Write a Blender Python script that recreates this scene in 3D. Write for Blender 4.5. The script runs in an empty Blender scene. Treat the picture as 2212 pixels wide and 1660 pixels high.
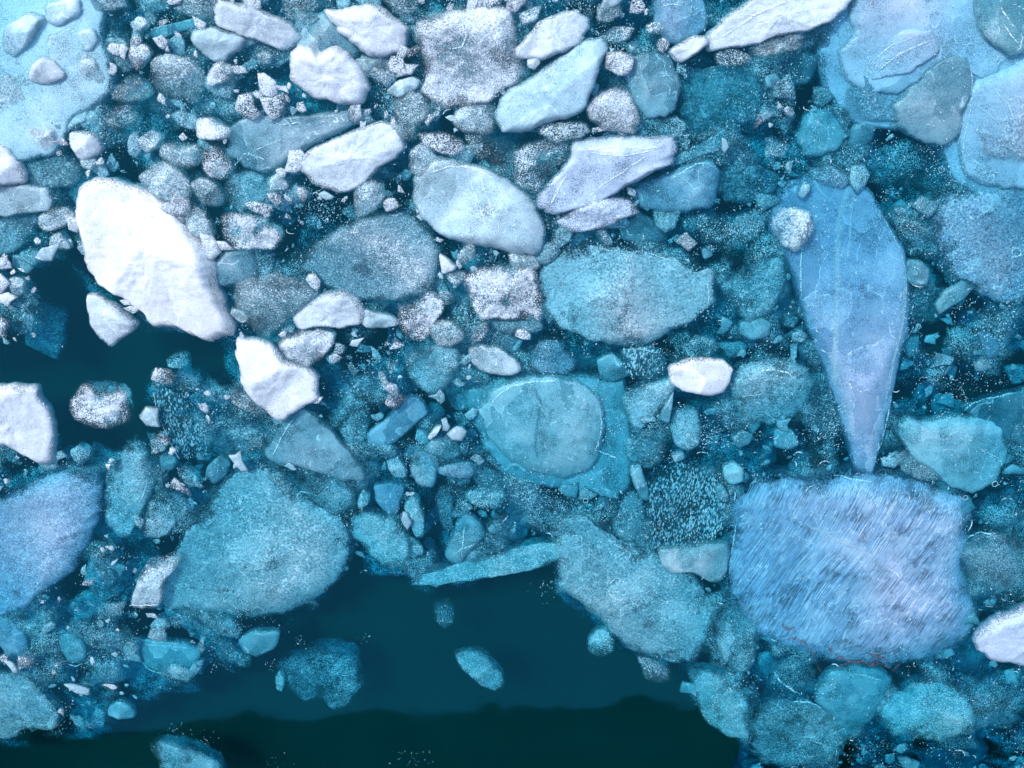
import bpy, math, random
import numpy as np
from mathutils import Vector, Matrix

# ------------------------------------------------------------------ camera, sky, sun
sc = bpy.context.scene
TILT = math.radians(22.0)
CAM = Vector((0.0, 3.2, 10.6))
VFOV = math.radians(42.0)
cam_d = bpy.data.cameras.new('camera')
cam = bpy.data.objects.new('camera', cam_d)
sc.collection.objects.link(cam)
cam.location = CAM
cam.rotation_euler = (-TILT, 0, 0)
cam_d.sensor_fit = 'VERTICAL'
cam_d.sensor_height = 24
cam_d.lens = 12 / math.tan(VFOV / 2)
cam_d.clip_end = 2000
sc.camera = cam

SUN_EL, SUN_AZ = math.radians(47), math.radians(-38)      # azimuth from +y towards +x
world = bpy.data.worlds.new('World'); sc.world = world
world.use_nodes = True
wn = world.node_tree
sky = wn.nodes.new('ShaderNodeTexSky')
sky.sky_type = 'NISHITA'; sky.sun_disc = False
sky.sun_elevation = SUN_EL; sky.sun_rotation = SUN_AZ
bg = wn.nodes['Background']; bg.inputs['Strength'].default_value = 0.15
wn.links.new(sky.outputs[0], bg.inputs['Color'])
sun_d = bpy.data.lights.new('sun', 'SUN'); sun_d.energy = 1.5; sun_d.angle = math.radians(10)
sun_d.color = (1.0, 0.97, 0.93)
sun = bpy.data.objects.new('sun', sun_d); sc.collection.objects.link(sun)
sdir = Vector((math.sin(SUN_AZ) * math.cos(SUN_EL), math.cos(SUN_AZ) * math.cos(SUN_EL), math.sin(SUN_EL)))
sun.rotation_euler = sdir.to_track_quat('Z', 'Y').to_euler()
sun.location = sdir * 30
vs = sc.view_settings
vs.view_transform = 'Standard'; vs.look = 'None'; vs.exposure = 1.05; vs.gamma = 1.0
cy = sc.cycles
cy.max_bounces = 4; cy.diffuse_bounces = 1; cy.glossy_bounces = 1; cy.transmission_bounces = 1
cy.transparent_max_bounces = 14; cy.volume_bounces = 0
cy.caustics_reflective = False; cy.caustics_refractive = False
cy.sample_clamp_indirect = 4.0
cy.use_denoising = True
cy.use_adaptive_sampling = True; cy.adaptive_threshold = 0.03

# ------------------------------------------------------------------ helpers
COL = sc.collection
rng = np.random.default_rng(7)
VW, VH = 2212.0, 1660.0
_R = cam.rotation_euler.to_matrix()
def to_water(px, py, z=0.0):
    """point of the floe field (plan coordinates of the survey grid) on the level z"""
    px = np.asarray(px, float); py = np.asarray(py, float)
    t = math.tan(VFOV / 2)
    dx = (px - VW / 2) / (VH / 2) * t
    dy = -(py - VH / 2) / (VH / 2) * t
    d = np.stack([dx, dy, -np.ones_like(dx)], -1) @ np.array(_R).T
    s = (z - CAM.z) / d[..., 2]
    return CAM.x + d[..., 0] * s, CAM.y + d[..., 1] * s

_perm = np.random.default_rng(3).permutation(256)
_perm = np.concatenate([_perm, _perm])
_grad = np.array([[math.cos(a), math.sin(a)] for a in np.linspace(0, 2 * math.pi, 17)[:-1]])
def perlin(x, y):
    xi = np.floor(x).astype(int); yi = np.floor(y).astype(int)
    xf = x - xi; yf = y - yi; xi &= 255; yi &= 255
    u = xf * xf * xf * (xf * (xf * 6 - 15) + 10); v = yf * yf * yf * (yf * (yf * 6 - 15) + 10)
    def g(ix, iy, fx, fy):
        k = _grad[_perm[_perm[ix & 255] + (iy & 255)] & 15]
        return k[..., 0] * fx + k[..., 1] * fy
    a = g(xi, yi, xf, yf); b = g(xi + 1, yi, xf - 1, yf)
    c = g(xi, yi + 1, xf, yf - 1); d = g(xi + 1, yi + 1, xf - 1, yf - 1)
    return (a + (b - a) * u) * (1 - v) + (c + (d - c) * u) * v
def fbm(x, y, o=4):
    r = 0; a = 1.0
    for i in range(o):
        r = r + a * perlin(x * 2 ** i + 17.3 * i, y * 2 ** i - 9.1 * i); a *= 0.5
    return r

def mesh_obj(name, verts, faces, mat, parent=None, smooth=True):
    me = bpy.data.meshes.new(name)
    me.from_pydata([tuple(v) for v in verts], [], faces)
    if smooth:
        me.polygons.foreach_set('use_smooth', [True] * len(me.polygons))
    if isinstance(mat, (list, tuple)):
        for m in mat: me.materials.append(m)
    else:
        me.materials.append(mat)
    o = bpy.data.objects.new(name, me); COL.objects.link(o)
    if parent: o.parent = parent
    return o
def tag(o, **kw):
    for k, v in kw.items(): o[k] = v

# ------------------------------------------------------------------ materials
class NT:
    def __init__(s, name):
        s.m = bpy.data.materials.new(name); s.m.use_nodes = True
        s.t = s.m.node_tree; s.t.nodes.clear()
    def n(s, typ, **kw):
        nd = s.t.nodes.new('ShaderNode' + typ)
        for k, v in kw.items():
            if k.startswith('i_'):
                key = k[2:]; key = int(key) if key.isdigit() else key.replace('_', ' ')
                s.put(nd.inputs[key], v)
            else: setattr(nd, k, v)
        return nd
    def put(s, sock, v):
        if isinstance(v, bpy.types.NodeSocket): s.t.links.new(v, sock)
        elif isinstance(v, bpy.types.Node): s.t.links.new(v.outputs[0], sock)
        else: sock.default_value = v
    def math(s, op, a, b=0.0, c=0.0, clamp=False):
        nd = s.t.nodes.new('ShaderNodeMath'); nd.operation = op; nd.use_clamp = clamp
        s.put(nd.inputs[0], a); s.put(nd.inputs[1], b); s.put(nd.inputs[2], c)
        return nd.outputs[0]
    def ramp(s, x, a, b, c=0.0, d=1.0, smooth=True):
        nd = s.t.nodes.new('ShaderNodeMapRange'); nd.interpolation_type = 'SMOOTHSTEP' if smooth else 'LINEAR'
        for i, v in enumerate((x, a, b, c, d)): s.put(nd.inputs[i], v)
        return nd.outputs[0]
    def mix(s, f, a, b):
        nd = s.t.nodes.new('ShaderNodeMix'); nd.data_type = 'RGBA'
        s.put(nd.inputs[0], f); s.put(nd.inputs[6], a); s.put(nd.inputs[7], b)
        return nd.outputs[2]
    def noise(s, vec, scale, detail=2.0, rough=0.55, dist=0.0):
        return s.n('TexNoise', i_Vector=vec, i_Scale=scale, i_Detail=detail, i_Roughness=rough, i_Distortion=dist).outputs[0]
    def out(s, surf=None, vol=None):
        o = s.n('OutputMaterial')
        if surf is not None: s.put(o.inputs['Surface'], surf)
        if vol is not None: s.put(o.inputs['Volume'], vol)
        return s.m

def ice_material(name, body, scale, cells=0.0, stretch=(1, 1, 1), rot=0.0, width=0.16, lowk=0.9, bump=0.5,
                 rough=0.32, dark=0.62, crinkle=0.0, coat=0.0, thin=0.0, murk=0.5, rim_glint=0.0, fleck=0.5, pit=0.5, rimd=0.3, crack=0.0, midk=0.0, facet_shade=0.55, fan=0.0):
    """glacier ice: a translucent body filled with fine air bubbles.
    object colour = ice tint, object alpha = how full of bubbles, mesh attribute rim = 0 at the thin outer edge"""
    t = NT(name)
    oi = t.n('ObjectInfo'); tc = t.n('TexCoord')
    off = t.math('MULTIPLY', oi.outputs['Random'], 37.0)
    vec = t.n('VectorMath', operation='ADD', i_0=tc.outputs['Object'], i_1=off).outputs[0]
    mp = t.n('Mapping', i_Vector=vec, i_Rotation=(0, 0, rot)).outputs[0] if rot else vec
    if fan: mp = t.n('VectorMath', operation='ADD', i_0=mp, i_1=t.n('VectorMath', operation='SCALE', i_0=t.n('TexNoise', i_Vector=vec, i_Scale=0.9, i_Detail=1.0).outputs['Color'], i_Scale=fan).outputs[0]).outputs[0]
    if stretch != (1, 1, 1): mp = t.n('Mapping', i_Vector=mp, i_Scale=stretch).outputs[0]
    rim = t.n('Attribute', attribute_name='rim').outputs['Fac']
    fine = t.noise(mp, scale, 1.0, 0.62)
    grain = t.ramp(fine, 0.30, 0.70, smooth=False)
    if cells:
        vo = t.n('TexVoronoi', i_Vector=mp, i_Scale=scale * 1.15, i_Randomness=1.0).outputs['Distance']
        dots = t.ramp(vo, 0.15, 0.62, 1.0, 0.0)
        grain = t.math('ADD', t.math('MULTIPLY', dots, cells), t.math('MULTIPLY', grain, 1.0 - cells))
    low = t.noise(vec, 2.6, 2.0, 0.6)
    low2 = t.noise(vec, 11.0, 1.0, 0.6)
    rim = t.math('MULTIPLY', rim, t.ramp(low, 0.34, 0.66, 0.5, 3.0))
    wob = t.math('ADD', t.math('MULTIPLY', t.math('SUBTRACT', low, 0.5), lowk), t.math('MULTIPLY', t.math('SUBTRACT', low2, 0.5), lowk * 0.7))
    D = t.math('ADD', oi.outputs['Alpha'], wob)
    D = t.math('MULTIPLY', t.math('MINIMUM', t.math('MAXIMUM', D, 0.06), 1.25), t.ramp(rim, 0.0, 0.8, rimd, 1.0, smooth=False))
    th = t.math('SUBTRACT', 1.0, D)
    spec = t.ramp(grain, t.math('SUBTRACT', th, width), t.math('ADD', th, width))
    ebody = t.math('MULTIPLY', t.ramp(t.math('ADD', rim, t.math('MULTIPLY', t.math('SUBTRACT', fine, 0.5), 0.6)), 0.0, 0.30), body)
    if thin: ebody = t.math('MULTIPLY', ebody, t.ramp(t.math('ADD', low, t.math('MULTIPLY', low2, 0.35)), 0.42, 0.82, 1.0 - thin, 1.0))
    alpha = t.math('MAXIMUM', spec, ebody, clamp=True)
    tint = oi.outputs['Color']
    dk = t.n('VectorMath', operation='SCALE', i_0=tint, i_Scale=dark).outputs[0]
    lt = t.mix(0.30, tint, (0.95, 0.97, 1.0, 1))
    lit = t.math('MULTIPLY', spec, t.ramp(grain, 0.2, 1.0, 0.5, 1.0))
    c = t.mix(lit, dk, tint)
    c = t.mix(t.math('MULTIPLY', t.ramp(low, 0.48, 0.72), t.ramp(grain, 0.3, 0.95, 0.35, 1.0)), c, lt)
    c = t.mix(t.math('MULTIPLY', t.ramp(low, 0.52, 0.30), murk), c, dk)
    g2 = t.noise(mp if stretch != (1, 1, 1) else vec, scale * 0.62, 1.0, 0.7)
    mid = t.noise(vec, 17.0, 2.0, 0.65, 0.6)
    fl = t.math('MULTIPLY', t.ramp(g2, 0.53, 0.63), t.ramp(mid, 0.36, 0.58, 0.2, 1.0))
    pt = t.math('MULTIPLY', t.ramp(g2, 0.42, 0.33), t.ramp(mid, 0.62, 0.42, 0.2, 1.0))
    c = t.mix(t.math('MULTIPLY', t.ramp(mid, 0.36, 0.64, 1.0, 0.0), midk), c, dk)
    c = t.mix(t.math('MULTIPLY', fl, fleck), c, t.mix(0.60, tint, (0.86, 0.96, 1.0, 1)))
    deep = t.n('VectorMath', operation='SCALE', i_0=dk, i_Scale=0.35).outputs[0]
    c = t.mix(t.math('MULTIPLY', pt, pit), c, deep)
    alpha = t.math('MULTIPLY', alpha, t.math('SUBTRACT', 1.0, t.math('MULTIPLY', pt, pit * 0.7)))
    if crack:     # fracture planes inside the ice: their light and shade is painted as tone
        wv2 = t.n('VectorMath', operation='ADD', i_0=vec, i_1=t.n('VectorMath', operation='SCALE', i_0=t.n('TexNoise', i_Vector=vec, i_Scale=3.0, i_Detail=2.0).outputs['Color'], i_Scale=0.30).outputs[0]).outputs[0]
        wv2 = t.n('Mapping', i_Vector=wv2, i_Rotation=(0.5, 0.3, 0.6), i_Scale=(1.0, 0.55, 1.3)).outputs[0]
        ve = t.n('TexVoronoi', feature='DISTANCE_TO_EDGE', i_Vector=wv2, i_Scale=2.6).outputs['Distance']
        vc = t.n('TexVoronoi', feature='F1', i_Vector=wv2, i_Scale=2.6).outputs['Color']
        tone = t.n('SeparateColor', i_0=vc).outputs[0]
        c = t.mix(t.ramp(tone, 0.0, 0.45, facet_shade, 0.0, smooth=False), c, dk)
        c = t.mix(t.ramp(tone, 0.6, 1.0, 0.0, facet_shade, smooth=False), c, lt)
        cl = t.math('MULTIPLY', t.ramp(ve, 0.0, 0.016, 1.0, 0.0), t.ramp(low2, 0.48, 0.60))
        c = t.mix(t.math('MULTIPLY', cl, crack), c, (0.66, 0.84, 0.92, 1))
    vast = t.noise(vec, 1.1, 1.0, 0.5)
    c = t.mix(t.math('MULTIPLY', t.ramp(vast, 0.58, 0.36), murk * 0.8), c, dk)
    if rim_glint:      # bright refraction highlight painted along parts of the outer edge
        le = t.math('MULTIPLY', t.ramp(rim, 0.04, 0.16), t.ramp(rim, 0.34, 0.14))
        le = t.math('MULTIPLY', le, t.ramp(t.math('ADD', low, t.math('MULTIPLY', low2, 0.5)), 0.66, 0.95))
        c = t.mix(t.math('MULTIPLY', le, rim_glint), c, (0.62, 0.84, 0.92, 1))
    h = t.math('ADD', t.math('MULTIPLY', grain, 0.35), t.math('MULTIPLY', low2, 1.4))
    if crinkle:
        wv = t.noise(vec, 26.0, 3.0, 0.65, 1.2)
        rid = t.math('ABSOLUTE', t.math('SUBTRACT', wv, 0.5))
        line = t.ramp(rid, 0.0, 0.035, 1.0, 0.0)
        c = t.mix(t.math('MULTIPLY', line, crinkle * 0.55), c, lt)
        c = t.mix(t.math('MULTIPLY', t.ramp(wv, 0.55, 0.72), crinkle * 0.6), c, dk)
        alpha = t.math('MULTIPLY', alpha, t.math('SUBTRACT', 1.0, t.math('MULTIPLY', t.ramp(wv, 0.56, 0.7), crinkle * 0.55)))
        h = t.math('ADD', h, t.math('MULTIPLY', rid, -3.0 * crinkle))
    bp = t.n('Bump', i_Strength=bump, i_Distance=0.03, i_Height=h).outputs[0]
    b = t.n('BsdfPrincipled', i_Base_Color=c, i_Roughness=rough, i_Normal=bp)
    b.inputs['Specular IOR Level'].default_value = 0.4
    b.inputs['Coat Weight'].default_value = coat; b.inputs['Coat Roughness'].default_value = 0.06
    if coat:
        gl = t.noise(vec, 34.0, 1.0, 0.5)
        t.put(b.inputs['Coat Normal'], t.n('Bump', i_Strength=1.0, i_Distance=0.05, i_Height=gl).outputs[0])
    tr = t.n('BsdfTransparent')
    return t.out(t.n('MixShader', i_0=alpha, i_1=tr.outputs[0], i_2=b.outputs[0]))

ICE = {
    'w': ice_material('snowy_ice', 0.95, 80, width=0.5, lowk=0.5, bump=0.3, rough=0.5, dark=0.68, coat=0.4, murk=0.4, fleck=0.5, pit=0.12, rimd=0.72, midk=0.3, crack=0.35, facet_shade=0.45),
    'f': ice_material('frosted_ice', 0.50, 84, cells=0.15, width=0.40, lowk=0.75, bump=0.3, rough=0.4, dark=0.55, coat=0.3, thin=0.5, murk=0.35, fleck=0.9, pit=0.4, rimd=0.15, midk=0.25),
    'm': ice_material('milky_ice', 0.90, 90, width=0.42, lowk=0.8, bump=0.12, rough=0.35, dark=0.66, coat=0.3, thin=0.55, murk=0.35, rim_glint=0.9, fleck=0.35, pit=0.2, rimd=0.6, crack=0.8, facet_shade=0.65),
    'b': ice_material('bubbly_ice', 0.20, 62, cells=0.6, width=0.18, lowk=0.9, bump=0.5, rough=0.25, dark=0.5, coat=0.4, thin=0.6, fleck=0.95, pit=0.4, rimd=0.15),
    's': ice_material('slushy_ice', 0.66, 62, cells=0.25, width=0.32, lowk=0.9, bump=0.35, rough=0.3, dark=0.50, crinkle=0.5, coat=0.4, thin=0.5, rim_glint=0.8, fleck=1.0, pit=0.5, rimd=0.3, crack=0.7, midk=0.15, facet_shade=0.55),
    'k': ice_material('streaked_ice', 0.78, 95, stretch=(1, 0.018, 1), rot=math.radians(24), fan=0.16, width=0.55, lowk=0.8, bump=0.1, rough=0.35, dark=0.62, coat=0.2, thin=0.4, murk=0.25, fleck=0.75, pit=0.3, rimd=0.15, crack=0.6, facet_shade=0.4),
    'e': ice_material('drawn_bubble_ice', 0.15, 40, cells=0.75, stretch=(1, 0.42, 1), rot=math.radians(4), width=0.14, lowk=0.9, bump=0.5, rough=0.25, dark=0.45, coat=0.3, thin=0.5, fleck=0.8, pit=0.2, rimd=0.3),
}
def plain(name, col, rough=0.3, alpha=1.0, scale=60.0):
    t = NT(name)
    b = t.n('BsdfPrincipled', i_Base_Color=(*col, 1), i_Roughness=rough)
    if alpha >= 1: return t.out(b.outputs[0])
    tc = t.n('TexCoord')
    n = t.noise(tc.outputs['Object'], scale, 3.0, 0.6)
    a = t.ramp(n, 0.62 - alpha * 0.5, 0.78 - alpha * 0.5)
    a = t.math('MULTIPLY', a, t.n('Attribute', attribute_name='rim').outputs['Fac'])
    return t.out(t.n('MixShader', i_0=a, i_1=t.n('BsdfTransparent').outputs[0], i_2=b.outputs[0]))
VEIN = plain('fracture_and_glint', (0.70, 0.86, 0.92), 0.3, 0.46)  # white of the fractures, also of the painted highlight curls
DVEIN = plain('dark_seam', (0.06, 0.20, 0.26), 0.4, 0.36)
BUBBLE = plain('air_bubble_white', (0.74, 0.88, 0.92), 0.12)
BUBBLE_RIM = plain('bubble_rim_white', (0.26, 0.50, 0.58), 0.12)
def band_material():
    t = NT('pale_band')
    tc = t.n('TexCoord')
    n = t.noise(tc.outputs['Object'], 30, 3.0, 0.6)
    a = t.math('MULTIPLY', t.math('MULTIPLY', t.ramp(n, 0.3, 0.7, 0.25, 0.6), 1.0), t.n('Attribute', attribute_name='rim').outputs['Fac'])
    b = t.n('BsdfPrincipled', i_Base_Color=(0.52, 0.72, 0.86, 1), i_Roughness=0.4)
    return t.out(t.n('MixShader', i_0=a, i_1=t.n('BsdfTransparent').outputs[0], i_2=b.outputs[0]))
BAND = band_material()
ALGAE = plain('red_algae', (0.12, 0.055, 0.065), 0.6, 0.30, 90)

def water_material():
    t = NT('sea_water')
    tc = t.n('TexCoord')
    w1 = t.noise(tc.outputs['Object'], 1.3, 2.0, 0.5)
    bp = t.n('Bump', i_Strength=0.02, i_Distance=0.1, i_Height=w1).outputs[0]
    lw = t.n('LayerWeight', i_Blend=0.5, i_Normal=bp).outputs['Facing']
    fr = t.math('ADD', 0.075, t.math('MULTIPLY', t.math('POWER', lw, 5.0), 0.925))
    gl = t.n('BsdfGlossy', i_Color=(0.12, 0.88, 1, 1), i_Roughness=0.035, i_Normal=bp)
    surf = t.n('MixShader', i_0=fr, i_1=t.n('BsdfTransparent').outputs[0], i_2=gl.outputs[0])
    # absorption per metre: red goes first, then green, then blue
    sig = WATER_SIGMA
    mx = max(sig)
    vol = t.n('VolumeAbsorption', i_Color=tuple(1 - s / mx * 0.999 for s in sig) + (1,), i_Density=mx)
    return t.out(surf.outputs[0], vol.outputs[0])
WATER_SIGMA = (3.9, 0.76, 0.42)

def seabed_material():
    t = NT('glacial_silt')
    tc = t.n('TexCoord')
    n = t.noise(tc.outputs['Object'], 0.35, 3.0, 0.5)
    c = t.mix(t.ramp(n, 0.35, 0.65), (0.01, 0.27, 0.115, 1), (0.01, 0.24, 0.12, 1))
    return t.out(t.n('BsdfDiffuse', i_Color=c).outputs[0])
def rock_material():
    t = NT('dark_rock')
    tc = t.n('TexCoord')
    n = t.noise(tc.outputs['Object'], 0.12, 6.0, 0.6)
    c = t.mix(t.ramp(n, 0.35, 0.7), (0.012, 0.02, 0.016, 1), (0.04, 0.05, 0.04, 1))
    return t.out(t.n('BsdfDiffuse', i_Color=c).outputs[0])

# ------------------------------------------------------------------ the setting
def box(name, x0, x1, y0, y1, z0, z1, mat):
    v = [(x, y, z) for z in (z0, z1) for y in (y0, y1) for x in (x0, x1)]
    f = [(0, 2, 3, 1), (4, 5, 7, 6), (0, 1, 5, 4), (2, 6, 7, 3), (0, 4, 6, 2), (1, 3, 7, 5)]
    return mesh_obj(name, v, f, mat, smooth=False)
water = box('water', -60, 60, -44, 44, -2.4, 0.0, water_material()); tag(water, kind='structure')
bed = mesh_obj('seabed', [(-59, -43, -1.5), (59, -43, -1.5), (59, 43, -1.5), (-59, 43, -1.5)], [(0, 1, 2, 3)], seabed_material(), smooth=False)
tag(bed, kind='structure')
def silt_blur_material():
    t = NT('silt_blur_sheet')
    tc = t.n('TexCoord')
    n = t.noise(tc.outputs['Object'], 0.5, 3.0, 0.5)
    d = t.n('BsdfDiffuse', i_Color=(0.01, 0.24, 0.115, 1))
    return t.out(t.n('MixShader', i_0=t.ramp(n, 0.3, 0.7, 0.30, 0.42), i_1=t.n('BsdfTransparent').outputs[0], i_2=d.outputs[0]).outputs[0])
for k, zz in enumerate((-0.85, -1.15)):  # sheets added to spread and soften the sun shadows under water
    o = mesh_obj('silt_blur_sheet', [(-58, -42, zz), (58, -42, zz), (58, 42, zz), (-58, 42, zz)], [(0, 1, 2, 3)], silt_blur_material(), smooth=False)
    tag(o, kind='stuff', label='added sheets of milky silt blurring shadows in the deep water', category='added silt sheet')

def build_ridge():
    # steep dark ridge on the far shore; the calm water mirrors its crest
    crest = [(-700, 1600), (-300, 1575), (0, 1560), (130, 1545), (300, 1590), (420, 1560), (540, 1532), (590, 1542), (640, 1560), (720, 1545),
             (790, 1540), (850, 1532), (910, 1552), (960, 1545), (1060, 1525), (1106, 1530), (1125, 1520), (1150, 1528), (1190, 1520), (1235, 1540),
             (1270, 1532), (1310, 1542), (1360, 1510), (1415, 1498), (1450, 1525), (1490, 1528), (1540, 1505), (1600, 1540), (1750, 1520), (1900, 1560), (2212, 1530), (2500, 1570), (2900, 1590)]
    cx = np.array([c[0] for c in crest], float); cyv = np.array([c[1] for c in crest], float)
    xs = np.linspace(-690, 2890, 150)
    ys = np.interp(xs, cx, cyv)
    ys = np.convolve(np.pad(ys, 1, mode='edge'), np.ones(3) / 3, 'valid')
    X, Y = to_water(xs, ys, 0.0)
    DIST = -46.0                                   # the crest stands on this line
    dx, dy, dz = X - CAM.x, Y - CAM.y, -CAM.z
    s = (DIST - Y) / dy
    px, pz = X + dx * s, -dz * s
    od = np.argsort(px); px, pz = px[od], pz[od]
    gx_ = np.linspace(px[0], px[-1], 320); pz = np.interp(gx_, px, pz); px = gx_
    pz = np.convolve(np.pad(pz, 1, mode='edge'), np.ones(3) / 3, 'valid') + 0.8 * fbm(px * 0.3, px * 0 + 2.2, 3); xs = px
    verts, faces = [], []
    rows = [(0.0, 0.0, 0.0), (1.5, 0.22, 1.2), (3.0, 0.5, 2.0), (4.2, 0.8, 1.2), (6.0, 1.0, 0.0), (14.0, 0.85, 1.5), (30.0, 0.3, 3.0), (40.0, 0.0, 0.0)]
    n = len(xs)
    for k, (back, hh, amp) in enumerate(rows):
        jz = 0.3 * amp * fbm(px * 0.11 + k * 7.7, px * 0 + k * 3.1, 4)
        jy = 0.3 * amp * fbm(px * 0.09 + k * 2.7, px * 0 - k * 5.1, 4)
        for i in range(n):
            verts.append((px[i] if hh == 1 else px[i] * (1 + 0.002 * k), DIST + 6.0 - back + jy[i], pz[i] * hh + jz[i]))
    # keep the crest row exactly on DIST
    for k in range(len(rows) - 1):
        for i in range(n - 1):
            a = k * n + i
            faces.append((a, a + 1, a + n + 1, a + n))
    o = mesh_obj('ridge', verts, faces, rock_material()); tag(o, kind='structure')
build_ridge()

# ------------------------------------------------------------------ the ice, piece by piece
TINT = dict(W=(.56, .68, .76), N=(.68, .76, .83), P=(.33, .53, .61), G=(.18, .36, .43), C=(.25, .50, .59), T=(.12, .37, .45), D=(.05, .20, .27),
            U=(.15, .48, .56), B=(.18, .37, .50), L=(.30, .44, .60), S=(.18, .35, .43), Y=(.36, .60, .70), X=(.44, .59, .76), H=(.18, .46, .55), V=(.36, .44, .63), Q=(.24, .42, .63), Z=(.48, .72, .82), M=(.80, .85, .89))
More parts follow.
